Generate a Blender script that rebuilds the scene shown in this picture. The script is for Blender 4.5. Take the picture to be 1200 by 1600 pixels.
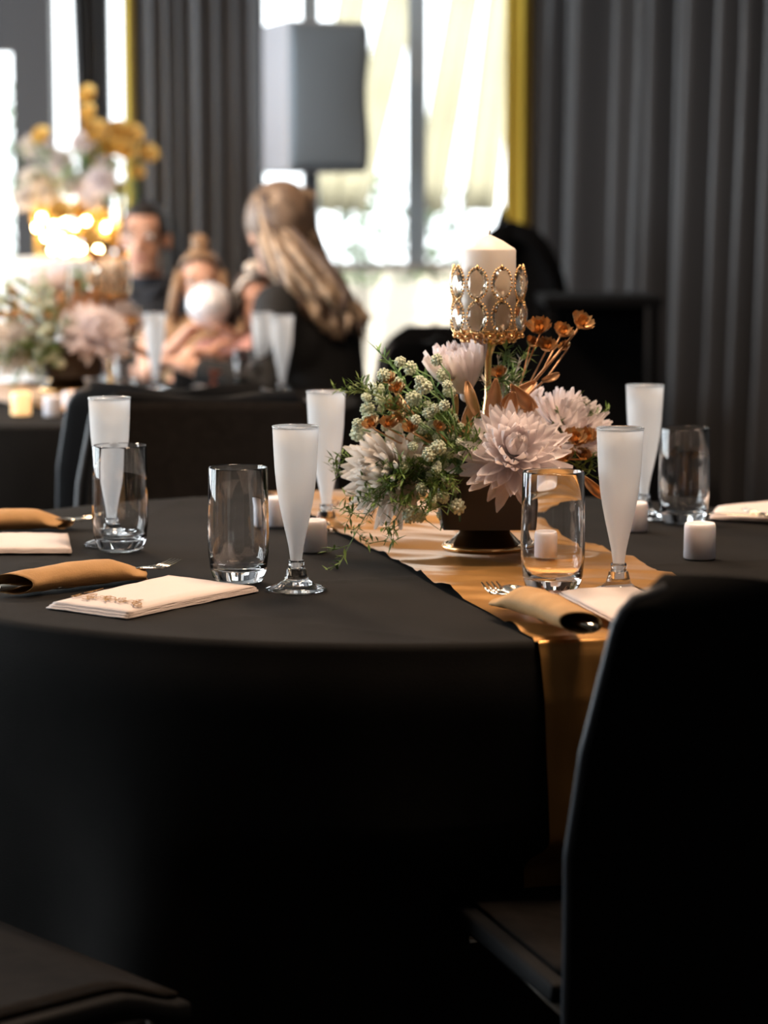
import bpy, bmesh, math, random
from mathutils import Vector, Matrix, noise, Euler
random.seed(7)
S = bpy.context.scene
COL = S.collection
for o in list(bpy.data.objects): bpy.data.objects.remove(o)

# ------------------------------------------------------------------ camera
F = 3778.0                                   # focal length in pixels of the 1200x1600 frame (85 mm, portrait)
TH = math.atan(470 / F)                      # camera pitch
CZ = 1.225                                   # eye height
cam = bpy.data.cameras.new('camera'); camo = bpy.data.objects.new('camera', cam); COL.objects.link(camo)
camo.location = (0, 0, CZ); camo.rotation_euler = (math.pi / 2 - TH, 0, 0)
cam.sensor_fit = 'VERTICAL'; cam.sensor_height = 36; cam.sensor_width = 27; cam.lens = 36 * F / 1600
cam.dof.use_dof = True; cam.dof.focus_distance = 3.06; cam.dof.aperture_fstop = 3.6
cam.clip_end = 200
S.camera = camo

# ------------------------------------------------------------------ world, lights, exposure
w = bpy.data.worlds.new('world'); S.world = w; w.use_nodes = True
bg = w.node_tree.nodes['Background']; bg.inputs[0].default_value = (0.93, 0.97, 1.0, 1); bg.inputs[1].default_value = 4.5
S.view_settings.view_transform = 'Standard'; S.view_settings.look = 'None'
S.view_settings.exposure = 0.0; S.view_settings.gamma = 1.0; S.view_settings.use_curve_mapping = False
S.cycles.sample_clamp_indirect = 6.0
S.cycles.max_bounces = 14; S.cycles.transmission_bounces = 12; S.cycles.transparent_max_bounces = 16

def area(name, loc, rot, sx, sy, power, col, portal=False, spread=math.pi):
    l = bpy.data.lights.new(name, 'AREA'); l.shape = 'RECTANGLE'; l.size = sx; l.size_y = sy
    l.energy = power; l.color = col; l.spread = spread
    if portal: l.cycles.is_portal = True
    o = bpy.data.objects.new(name, l); COL.objects.link(o); o.location = loc; o.rotation_euler = rot
    return o
# daylight enters through the openings of the left wall and the back wall
LEFT_WINDOWS = [(3.2, 5.0), (5.3, 7.1), (7.4, 9.2)]            # y ranges
for y0, y1 in LEFT_WINDOWS:
    area('window_portal', (-4.0, (y0 + y1) / 2, 1.65), (0, -math.pi / 2, 0), 2.1, y1 - y0, 1, (1, 1, 1), True)
    area('window_daylight', (-4.25, (y0 + y1) / 2, 1.65), (0, -math.pi / 2, 0), 2.1, y1 - y0, 135, (.86, .94, 1.0))  # lamp added outside each left pane to strengthen its daylight
area('window_portal', (0.04, 9.55, 1.4), (-math.pi / 2, 0, 0), 0.95, 2.6, 1, (1, 1, 1), True)
area('window_portal', (-1.65, 9.55, 1.4), (-math.pi / 2, 0, 0), 1.4, 2.6, 1, (1, 1, 1), True)
# warm ceiling lamps of the hall (above the picture)
WARM = (1.0, 0.72, 0.50)
CEILING_LAMPS = ((0.55, 2.75, 46), (0.05, 3.85, 46), (-1.2, 6.2, 75))
sun = bpy.data.lights.new('sun', 'SUN'); sun.energy = 9; sun.angle = .01; sun.color = (1, .93, .82)
suno = bpy.data.objects.new('sun', sun); COL.objects.link(suno); suno.rotation_euler = Vector((-.35, .75, -.85)).to_track_quat('-Z', 'Y').to_euler()
for x, y, p in CEILING_LAMPS:
    area('ceiling_lamp', (x, y, 2.86), (0, 0, 0), 0.5, 0.5, p, WARM)

# ------------------------------------------------------------------ helpers
def cpix(px, py):
    u = (px - 600) / F; v = (800 - py) / F
    return u, math.cos(TH) + v * math.sin(TH), -math.sin(TH) + v * math.cos(TH)
def onz(px, py, z=0.75):
    dx, dy, dz = cpix(px, py); t = (z - CZ) / dz
    return Vector((dx * t, dy * t, z))
def ony(px, py, y):
    dx, dy, dz = cpix(px, py); t = y / dy
    return Vector((dx * t, y, CZ + dz * t))

def new_mat(name):
    m = bpy.data.materials.new(name); m.use_nodes = True
    return m, m.node_tree, m.node_tree.nodes['Principled BSDF']
def mat(name, col, rough=0.6, metal=0.0, spec=0.5, trans=0.0, ior=1.45, var=0.0, scale=20, bump=0.0, bscale=200,
        sheen=0.0, sss=0.0, emit=None, estr=0.0, coat=0.0):
    m, nt, b = new_mat(name)
    b.inputs['Base Color'].default_value = (*col, 1); b.inputs['Roughness'].default_value = rough
    b.inputs['Metallic'].default_value = metal; b.inputs['Specular IOR Level'].default_value = spec
    b.inputs['Transmission Weight'].default_value = trans; b.inputs['IOR'].default_value = ior
    b.inputs['Sheen Weight'].default_value = sheen; b.inputs['Coat Weight'].default_value = coat
    if sss:
        b.inputs['Subsurface Weight'].default_value = sss; b.inputs['Subsurface Radius'].default_value = (.012, .009, .007)
        b.inputs['Subsurface Scale'].default_value = 1.0
    if emit:
        b.inputs['Emission Color'].default_value = (*emit, 1); b.inputs['Emission Strength'].default_value = estr
    if var or bump:
        tc = nt.nodes.new('ShaderNodeTexCoord')
    if var:
        n = nt.nodes.new('ShaderNodeTexNoise'); n.inputs['Scale'].default_value = scale; n.inputs['Detail'].default_value = 4
        nt.links.new(tc.outputs['Object'], n.inputs['Vector'])
        r = nt.nodes.new('ShaderNodeValToRGB'); r.color_ramp.elements[0].position = .3; r.color_ramp.elements[1].position = .7
        r.color_ramp.elements[0].color = (*[c * (1 - var) for c in col], 1)
        r.color_ramp.elements[1].color = (*[min(1, c * (1 + var)) for c in col], 1)
        nt.links.new(n.outputs['Fac'], r.inputs[0]); nt.links.new(r.outputs[0], b.inputs['Base Color'])
    if bump:
        n2 = nt.nodes.new('ShaderNodeTexNoise'); n2.inputs['Scale'].default_value = bscale; n2.inputs['Detail'].default_value = 3
        nt.links.new(tc.outputs['Object'], n2.inputs['Vector'])
        bp = nt.nodes.new('ShaderNodeBump'); bp.inputs['Strength'].default_value = bump; bp.inputs['Distance'].default_value = .002
        nt.links.new(n2.outputs['Fac'], bp.inputs['Height']); nt.links.new(bp.outputs[0], b.inputs['Normal'])
    return m
def mix_mat(name, parts):
    """parts: list of (node type, colour, roughness or None, weight) blended in turn"""
    m = bpy.data.materials.new(name); m.use_nodes = True; nt = m.node_tree
    for n in list(nt.nodes): nt.nodes.remove(n)
    out = nt.nodes.new('ShaderNodeOutputMaterial'); cur = None; tot = 0
    for typ, col, ro, wt in parts:
        n = nt.nodes.new(typ); n.inputs['Color'].default_value = (*col, 1)
        if ro is not None: n.inputs['Roughness'].default_value = ro
        tot += wt
        if cur is None: cur = n
        else:
            mx = nt.nodes.new('ShaderNodeMixShader'); mx.inputs[0].default_value = wt / tot
            nt.links.new(cur.outputs[0], mx.inputs[1]); nt.links.new(n.outputs[0], mx.inputs[2]); cur = mx
    nt.links.new(cur.outputs[0], out.inputs[0])
    return m
DIF, TRL, GLO, TRP = 'ShaderNodeBsdfDiffuse', 'ShaderNodeBsdfTranslucent', 'ShaderNodeBsdfGlossy', 'ShaderNodeBsdfTransparent'

class MB:
    """collects shapes; build() links them as one mesh object"""
    def __init__(s): s.v = []; s.f = []
    def add(s, v, f, M=None):
        k = len(s.v)
        s.v += [tuple(M @ Vector(p)) if M is not None else tuple(p) for p in v]
        s.f += [tuple(i + k for i in q) for q in f]
        return s
    def mesh(s, name, m, smooth=True):
        me = bpy.data.meshes.new(name); me.from_pydata(s.v, [], s.f); me.materials.append(m)
        if smooth: me.polygons.foreach_set('use_smooth', [True] * len(me.polygons))
        bm = bmesh.new(); bm.from_mesh(me); bmesh.ops.recalc_face_normals(bm, faces=bm.faces[:]); bm.to_mesh(me); bm.free()
        return me
    def build(s, name, m, parent=None, smooth=True):
        return link(name, s.mesh(name, m, smooth), parent)
def link(name, me, parent=None, M=None):
    o = bpy.data.objects.new(name, me); COL.objects.link(o)
    if parent: o.parent = parent
    if M is not None: o.matrix_local = M
    return o
def tag(o, label, cat, group=None, kind=None):
    o['label'] = label; o['category'] = cat
    if group: o['group'] = group
    if kind: o['kind'] = kind
    return o
def struct(o, label=None):
    o['kind'] = 'structure'
    if label: o['label'] = label
    return o
def thing(name, label, cat, loc=(0, 0, 0), rz=0, group=None):
    o = bpy.data.objects.new(name, None); COL.objects.link(o); o.empty_display_size = .05
    o.location = loc; o.rotation_euler = (0, 0, rz)
    return tag(o, label, cat, group)
def copy_tree(o, parent=None):
    c = o.copy(); COL.objects.link(c); c.parent = parent
    for ch in o.children: copy_tree(ch, c)
    return c

def lathe(prof, n=40, close=False):
    v = []; f = []; m = len(prof)
    for r, z in prof:
        for i in range(n):
            a = 2 * math.pi * i / n; v.append((r * math.cos(a), r * math.sin(a), z))
    for j in range(m - 1 if not close else m):
        for i in range(n):
            a, b = j * n + i, j * n + (i + 1) % n; j2 = (j + 1) % m
            f.append((a, b, j2 * n + (i + 1) % n, j2 * n + i))
    return v, f
def tube(pts, rad, n=10, cap=True, flat=1.0):
    pts = [Vector(p) for p in pts]; m = len(pts)
    if not hasattr(rad, '__len__'): rad = [rad] * m
    v = []; f = []; up = None
    for j in range(m):
        t = (pts[min(j + 1, m - 1)] - pts[max(j - 1, 0)]).normalized()
        if up is None: up = Vector((0, 0, 1)) if abs(t.z) < .9 else Vector((1, 0, 0))
        s = t.cross(up).normalized(); up = s.cross(t).normalized()
        for i in range(n):
            a = 2 * math.pi * i / n
            v.append(pts[j] + s * math.cos(a) * rad[j] + up * math.sin(a) * rad[j] * flat)
    for j in range(m - 1):
        for i in range(n):
            f.append((j * n + i, j * n + (i + 1) % n, (j + 1) * n + (i + 1) % n, (j + 1) * n + i))
    if cap: f += [tuple(range(n))[::-1], tuple(range((m - 1) * n, m * n))]
    return v, f
def box(x0, x1, y0, y1, z0, z1):
    v = [(x, y, z) for z in (z0, z1) for y in (y0, y1) for x in (x0, x1)]
    return v, [(0, 2, 3, 1), (4, 5, 7, 6), (0, 1, 5, 4), (2, 6, 7, 3), (0, 4, 6, 2), (1, 3, 7, 5)]
def bevel(o, wd=.004, seg=2):
    b = o.modifiers.new('bevel', 'BEVEL'); b.width = wd; b.segments = seg; b.limit_method = 'ANGLE'; return o
def sphere(c=(0, 0, 0), r=1, n=12, m=8, sc=(1, 1, 1)):
    v = [(c[0], c[1], c[2] + r * sc[2])]; f = []
    for j in range(1, m):
        p = math.pi * j / m
        for i in range(n):
            a = 2 * math.pi * i / n
            v.append((c[0] + r * sc[0] * math.sin(p) * math.cos(a), c[1] + r * sc[1] * math.sin(p) * math.sin(a), c[2] + r * sc[2] * math.cos(p)))
    v.append((c[0], c[1], c[2] - r * sc[2])); L = len(v) - 1
    for i in range(n):
        f.append((0, 1 + i, 1 + (i + 1) % n)); f.append((L, L - n + (i + 1) % n, L - n + i))
    for j in range(m - 2):
        for i in range(n):
            a = 1 + j * n
            f.append((a + i, a + n + i, a + n + (i + 1) % n, a + (i + 1) % n))
    return v, f
def grid(fn, nu, nv):
    v = [fn(i / nu, j / nv) for j in range(nv + 1) for i in range(nu + 1)]
    f = [(j * (nu + 1) + i, j * (nu + 1) + i + 1, (j + 1) * (nu + 1) + i + 1, (j + 1) * (nu + 1) + i) for j in range(nv) for i in range(nu)]
    return v, f
def shell(fn, nu, nv, th):
    """a sheet with thickness: fn(u,v) -> point; thickness along the sheet's normal"""
    def nrm(u, v):
        e = 1e-3
        a = Vector(fn(min(u + e, 1), v)) - Vector(fn(max(u - e, 0), v)); b = Vector(fn(u, min(v + e, 1))) - Vector(fn(u, max(v - e, 0)))
        n = a.cross(b); return n.normalized() if n.length > 1e-12 else Vector((0, 0, 1))
    v1, f1 = grid(fn, nu, nv)
    v2 = [tuple(Vector(p) + nrm((k % (nu + 1)) / nu, (k // (nu + 1)) / nv) * th) for k, p in enumerate(v1)]
    N = len(v1); f = [q for q in f1] + [tuple(i + N for i in q[::-1]) for q in f1]
    W = nu + 1
    for i in range(nu):
        f.append((i, i + N, i + 1 + N, i + 1)); k = nv * W + i; f.append((k, k + 1, k + 1 + N, k + N))
    for j in range(nv):
        a = j * W; f.append((a, a + W, a + W + N, a + N)); a += nu; f.append((a, a + N, a + W + N, a + W))
    return [tuple(p) for p in v1] + v2, f
def frame_z(direction, loc=(0, 0, 0), roll=0):
    """matrix whose Z axis points along direction"""
    q = Vector(direction).to_track_quat('Z', 'Y')
    return Matrix.Translation(Vector(loc)) @ q.to_matrix().to_4x4() @ Matrix.Rotation(roll, 4, 'Z')
def interp(x, pts):
    for (a, b), (c, d) in zip(pts, pts[1:]):
        if x <= c: return b + (d - b) * (x - a) / (c - a)
    return pts[-1][1]
def smooth01(t): t = max(0, min(1, t)); return t * t * (3 - 2 * t)

# ------------------------------------------------------------------ materials
M_cloth = mat('black tablecloth', (.0095, .0085, .0078), .85, spec=.11, var=.25, scale=9, bump=.35, bscale=900, sheen=.0)
M_black = mat('black upholstery', (.005, .0052, .006), .7, spec=.12, bump=.2, bscale=500)
M_edge = mat('black plastic edge', (.04, .043, .05), .45, spec=.4)
M_pad = mat('dark brown grey fabric pad', (.010, .0083, .0073), .9, spec=.06, var=.2, scale=60, bump=.3, bscale=700)
M_chrome = mat('chrome tube', (.6, .57, .52), .18, 1.0)
M_gold_satin = mat('gold satin', (.46, .235, .07), .33, .6, spec=.5, var=.12, scale=6, bump=.08, bscale=700)
M_gold = mat('gold metal', (.83, .52, .24), .22, 1.0)
M_goldflower = mat('copper gold foil', (.62, .37, .17), .3, .8, var=.25, scale=60)
M_goldleaf = mat('brushed copper gold leaf', (.62, .35, .18), .42, .5, var=.2, scale=30)
M_glass = mat('clear glass', (1, 1, 1), 0.0, trans=1.0, ior=1.46)
M_plastic = mat('clear plastic', (.96, .97, .98), .03, trans=1.0, ior=1.42)
M_frost = mix_mat('frosted plastic', [(DIF, (.86, .88, .9), None, .30), (TRL, (.9, .92, .94), None, .42), (TRP, (.95, .96, .97), None, .36), (GLO, (1, 1, 1), .25, .06)])
M_wax = mat('white wax', (.74, .67, .61), .45, spec=.35, sss=.35)
M_led = mat('white plastic candle', (.80, .76, .80), .5, spec=.3, sss=.25)
M_wick = mat('wick', (.75, .68, .58), .8)
M_paper = mat('cream paper napkin', (.64, .545, .50), .8, spec=.2, bump=.25, bscale=300)
M_print = mat('gold ink', (.30, .15, .03), .5, .2)
M_kraft = mat('brown kraft paper', (.42, .235, .095), .72, spec=.25, var=.1, scale=40, bump=.3, bscale=400)
M_steel = mat('polished steel', (.78, .70, .58), .14, 1.0)
M_petal = mix_mat('white petal', [(DIF, (.90, .83, .83), None, .62), (TRL, (.92, .84, .84), None, .35), (GLO, (1, 1, 1), .5, .03)])
M_petal2 = mix_mat('cream petal', [(DIF, (.90, .82, .75), None, .62), (TRL, (.92, .83, .74), None, .35), (GLO, (1, 1, 1), .5, .03)])
M_green = mat('fern green', (.13, .21, .05), .55, spec=.35, var=.35, scale=40)
M_green2 = mat('light stem green', (.22, .36, .15), .55, spec=.35, var=.3, scale=40)
M_floret = mat('pale green floret', (.66, .70, .54), .7, spec=.25, var=.25, scale=90)
M_whiteleaf = mat('frosted white leaf', (.62, .60, .56), .6, var=.2, scale=40)
M_pot = mat('dark clay', (.05, .043, .039), .55, spec=.35, bump=.15, bscale=150)
M_bronze = mat('dark polished gold', (.30, .22, .13), .16, 1.0)
M_crystal = mat('champagne crystal', (1.0, .90, .76), .0, trans=1.0, ior=1.6)

# ------------------------------------------------------------------ the room
M_floor = mat('dark carpet floor', (.018, .016, .015), .8, var=.3, scale=8, bump=.3, bscale=300)
M_wall = mat('grey painted wall', (.10, .10, .105), .8)
M_ceil = mat('ceiling paint', (.30, .29, .28), .8)
M_frame = mat('grey aluminium frame', (.36, .40, .43), .5, spec=.4)  # grey lightened: flare from the bright window is put into the colour
M_dkframe = mat('dark grey frame', (.055, .055, .06), .5, spec=.4)
M_yellow = mat('mustard curtain cloth', (.52, .36, .035), .8, sheen=.2)
M_pane = mix_mat('window glass', [(TRP, (.97, .98, .98), None, .95), (GLO, (1, 1, 1), .02, .05)])
BW = 9.6                                        # back wall
XL, XR, YF, ZC = -4.0, 2.6, -2.2, 2.9
struct(MB().add(*box(XL - .2, XR + .2, YF - .2, BW + .2, -.1, 0)).build('floor', M_floor, smooth=False))
struct(MB().add(*box(XL - .2, XR + .2, YF - .2, BW + .2, ZC, ZC + .1)).build('ceiling', M_ceil, smooth=False))
b = MB(); ys = [YF] + [v for r in LEFT_WINDOWS for v in r] + [BW]
for i in range(0, len(ys), 2): b.add(*box(XL - .15, XL, ys[i], ys[i + 1], 0, ZC))
for y0, y1 in LEFT_WINDOWS: b.add(*box(XL - .15, XL, y0, y1, 0, .6)); b.add(*box(XL - .15, XL, y0, y1, 2.7, ZC))
struct(b.build('wall_left', M_wall, smooth=False))
struct(MB().add(*box(XR, XR + .15, YF, BW, 0, ZC)).build('wall_right', M_wall, smooth=False))
struct(MB().add(*box(XL, XR, YF - .15, YF, 0, ZC)).build('wall_front', M_wall, smooth=False))
# back wall: openings for the glazed door, the narrow lights and the wide window
wx = lambda px: (px - 600) / F * (BW + .02)
OPEN = [(-2.35, wx(198)), (wx(412), wx(800))]
b = MB(); xs = [XL] + [v for r in OPEN for v in r] + [XR]
for i in range(0, len(xs), 2): b.add(*box(xs[i], xs[i + 1], BW, BW + .15, 0, ZC))
for x0, x1 in OPEN: b.add(*box(x0, x1, BW, BW + .15, 2.75, ZC))
struct(b.build('wall_back', M_wall, smooth=False))
def zpx(py, y=BW): return ony(600, py, y).z
# wide window with two mullions and a low transom
win = struct(MB().add(*box(wx(412), wx(800), BW + .02, BW + .1, zpx(425), zpx(411))).add(*box(wx(412), wx(800), BW + .02, BW + .1, 0, .06))
             .add(*box(wx(412), wx(800), BW + .02, BW + .1, 2.69, 2.75)).build('window_1', mat('pale sill paint', (.6, .56, .5), .6), smooth=False),
             'wide window with grey mullions behind the loudspeaker')
for a, c in ((474, 499), (636, 665)):
    bevel(MB().add(*box(wx(a), wx(c), BW - .01, BW + .09, zpx(413), 2.72)).build('mullion', M_frame, win, smooth=False))
edges = [wx(412), wx(474), wx(499), wx(636), wx(665), wx(800)]
for i in (0, 2, 4):
    MB().add(*box(edges[i], edges[i + 1], BW + .045, BW + .051, zpx(411), 2.69)).build('pane', M_pane, win, smooth=False)
MB().add(*box(edges[0], edges[5], BW + .045, BW + .051, .06, zpx(425))).build('pane', M_pane, win, smooth=False)
# glazed door and side light at the left
door = struct(MB().add(*box(wx(31), wx(90), BW - .04, BW + .1, 0, 2.75)).build('door_1', M_dkframe, smooth=False),
              'dark framed glazed door at the far left')
MB().add(*box(-2.3, wx(31), BW - .04, BW + .1, zpx(80), 2.75)).build('door_head', M_dkframe, door, smooth=False)
MB().add(*box(-2.35, -2.25, BW - .04, BW + .1, 0, 2.75)).build('door_jamb', M_dkframe, door, smooth=False)
MB().add(*box(-2.25, wx(31), BW + .02, BW + .026, .02, zpx(80))).build('pane', M_pane, door, smooth=False)
win2 = struct(MB().add(*box(wx(166), wx(176), BW + .02, BW + .08, 0, 2.75)).build('window_2', M_dkframe, smooth=False),
              'narrow side lights beside the dark door frame')
MB().add(*box(wx(90), wx(166), BW + .04, BW + .046, 0, 2.75)).build('pane', M_pane, win2, smooth=False)
MB().add(*box(wx(176), wx(198), BW + .04, BW + .046, 0, 2.75)).build('pane', M_pane, win2, smooth=False)
for k, (y0, y1) in enumerate(LEFT_WINDOWS):
    wo = struct(MB().add(*box(XL - .1, XL - .04, (y0 + y1) / 2 - .03, (y0 + y1) / 2 + .03, .6, 2.7)).build('window_%d' % (k + 3), M_dkframe, smooth=False))
    MB().add(*box(XL - .08, XL - .074, y0, y1, .6, 2.7)).build('pane', M_pane, wo, smooth=False)

# ------------------------------------------------------------------ outside
M_terr = mat('pale paving', (.30, .27, .22), .9, var=.06, scale=2)
struct(MB().add(*box(-8, 8, BW + .15, 24, -.12, -.04)).build('terrace_floor', M_terr, smooth=False))
M_par = mat('cream render', (.80, .72, .62), .9)
tag(MB().add(*box(-3.6, 1.9, 13.2, 13.4, -.04, .93)).build('parapet_wall', M_par, smooth=False), 'low cream rendered wall outside below the wide window', 'wall')
M_strut = mat('cream awning cloth', (.40, .375, .27), .9, var=.1, scale=3)
for k, (xt, xb, wd) in enumerate([(560, 500, 26), (640, 545, 34), (735, 668, 30), (795, 748, 34)]):
    p0 = ony(xt, -60, 12.2); p1 = ony(xb, 330, 12.2); hw = wd / 2 * 12.2 / F
    def fn(u, v, p0=p0, p1=p1, hw=hw): q = p0.lerp(p1, v); return (q.x + (u - .5) * 2 * hw, q.y + .03 * math.sin(u * math.pi), q.z)
    tag(MB().add(*shell(fn, 6, 8, .05)).build('awning_strip', M_strut),
        ['slanting cream awning strip outside behind the loudspeaker', 'slanting cream awning strip outside just right of the loudspeaker',
         'slanting cream awning strip outside beside the middle mullion', 'slanting cream awning strip outside near the mustard curtain'][k], 'awning', 'awning strips outside')
M_bush = mat('pale sunlit leaves', (.11, .17, .085), .8, var=.4, scale=12)
for k, (px, py, r) in enumerate(((563, 335, .16), (678, 345, .22), (38, 190, .14))):
    c = ony(px, py, 12.6); bm_ = MB()
    t = thing('shrub', ['slim pale green shrub seen through the middle pane', 'slim green shrub seen through the right pane', 'pale green shrub outside the glazed door'][k],
              'shrub', (c.x, c.y, -.04))
    for i in range(420):
        z = random.uniform(.9, c.z + .25); a = random.uniform(0, 6.28); rr = r * math.sqrt(random.random())
        Mx = Matrix.Translation((rr * math.cos(a), rr * math.sin(a), z)) @ Euler((random.uniform(0, 3), random.uniform(0, 3), 0)).to_matrix().to_4x4()
        bm_.add([(-.02, 0, 0), (0, -.014, .004), (.026, 0, 0), (0, .014, .004)], [(0, 1, 2), (0, 2, 3)], Mx)
    bm_.build('foliage', M_bush, t)
    MB().add(*tube([(0, 0, 0), (.01, 0, .5), (0, .01, 1.1)], [.02, .015, .008])).build('trunk', mat('bark', (.05, .035, .025), .9), t)

# ------------------------------------------------------------------ curtains
def curtain(name, label, p0, p1, m, z0, z1, folds, amp, seed, lean=0.0, flare=0.0):
    rnd = random.Random(seed); p0 = Vector(p0); p1 = Vector(p1); L = (p1 - p0).length
    t = (p1 - p0).normalized(); n = Vector((-t.y, t.x, 0))
    if n.y > 0: n = -n                            # pleats come towards the room
    ph = [rnd.uniform(0, 6.28) for _ in range(5)]
    cuts = [0]
    for _ in range(folds): cuts.append(cuts[-1] + rnd.uniform(.55, 1.5))
    cuts = [c / cuts[-1] for c in cuts]; amps = [rnd.uniform(.6, 1.15) for _ in range(folds)]
    def fn(u, v):
        uu = u + .006 * math.sin(3 * v + ph[0])
        uu = max(0, min(.99999, uu))
        k = next(i for i in range(folds) if cuts[i + 1] > uu)
        s = (uu - cuts[k]) / (cuts[k + 1] - cuts[k])
        d = amp * amps[k] * (.5 - .5 * math.cos(2 * math.pi * s)) ** .8
        d += .12 * amp * math.sin(uu * folds * 11 + ph[1] + v)
        q = p0.lerp(p1, u) + n * d * (.75 + .25 * v) + t * (lean * v)
        if flare: q = q + t * flare * (1 - u) * v
        return (q.x, q.y, z1 + (z0 - z1) * v)
    return MB().add(*shell(fn, folds * 16, 10, .004)).build(name, m)
M_cur = mat('charcoal curtain', (.12, .122, .13), .75, spec=.25, bump=.2, bscale=600, sheen=.15)
M_cur2 = mat('black curtain', (.028, .028, .031), .5, spec=.5, bump=.2, bscale=600, sheen=.15)
tag(curtain('curtain', 'charcoal pleated curtain between the narrow side light and the wide window', (wx(203), BW - .12, 0), (wx(418), BW - .12, 0), M_cur, .02, 2.85, 9, .10, 3),
    'charcoal pleated curtain between the narrow side light and the wide window', 'curtain')
c2 = curtain('curtain', '', (wx(858), BW - .12, 0), (1.62, 7.3, 0), M_cur2, .02, 2.85, 14, .26, 11, lean=-.02)
tag(c2, 'long black pleated curtain along the right side of the hall', 'curtain')
c3 = curtain('curtain', '', (wx(118), BW - .1, 0), (wx(177), BW - .1, 0), mat('thin dark drape', (.03, .03, .033), .8), .6, 2.85, 4, .05, 5, flare=.06)
tag(c3, 'narrow dark drape hanging beside the door over the side light', 'curtain')
c4 = curtain('curtain', '', (ony(790, 0, BW - .3).x, BW - .3, 0), (ony(832, 0, BW - .3).x, BW - .3, 0), M_yellow, .02, 2.85, 2, .05, 8)
tag(c4, 'mustard yellow curtain strip at the right edge of the wide window', 'curtain')
c5 = curtain('curtain', '', (ony(193, 0, BW - .25).x, BW - .25, 0), (ony(208, 0, BW - .25).x, BW - .25, 0), M_yellow, .02, 2.85, 1, .03, 9)
tag(c5, 'thin mustard yellow curtain strip beside the charcoal curtain', 'curtain')

# ------------------------------------------------------------------ loudspeaker
sp = ony(505, 278, 9.0)
stand = thing('speaker_stand', 'dark pole stand holding up the grey loudspeaker', 'stand', (ony(487, 300, 9.05).x, 9.08, 0))
MB().add(*tube([(0, 0, .1), (0, 0, sp.z + .02)], .022, 14)).build('pole', M_dkframe, stand)
MB().add(*tube([(0, 0, .95), (0, 0, 1.03)], .034, 14)).build('collar', M_dkframe, stand)
for a in (0.5, 2.6, 4.7):
    MB().add(*tube([(.02 * math.cos(a), .02 * math.sin(a), .75), (.4 * math.cos(a), .4 * math.sin(a), .012)], .011, 8)).build('leg', M_dkframe, stand)
lsp = thing('loudspeaker', 'large grey fabric fronted loudspeaker in front of the wide window', 'speaker', (ony(487, 300, 9.05).x, 9.06, sp.z + .02), math.radians(24))
M_spk = mat('dark grey speaker cabinet', (.42, .41, .44), .45, spec=.5, bump=.2, bscale=400)  # cabinet lightened: light on its window side is put into the colour
M_grl = mat('blue grey speaker cloth', (.23, .28, .33), .9, bump=.4, bscale=700, sheen=.2)
hh = .545
bevel(MB().add([(-.15, -.13, 0), (.17, -.13, 0), (.13, .17, 0), (-.13, .17, 0), (-.15, -.13, hh), (.17, -.13, hh), (.13, .17, hh), (-.13, .17, hh)],
               [(0, 3, 2, 1), (4, 5, 6, 7), (0, 1, 5, 4), (1, 2, 6, 5), (2, 3, 7, 6), (3, 0, 4, 7)]).build('cabinet', M_spk, lsp, smooth=False), .012, 3)
def grl(u, v):
    return (-.14 + .305 * u + .006 * math.sin(v * 9) * u, -.135 - .018 * (math.sin(u * math.pi) ** .6) * (math.sin(v * math.pi) ** .4), .012 + v * (hh - .024))
MB().add(*shell(grl, 16, 20, .003)).build('grille', M_grl, lsp)
MB().add(*box(-.05, .06, .168, .18, .18, .36)).build('rear_plate', M_dkframe, lsp, smooth=False)

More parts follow.
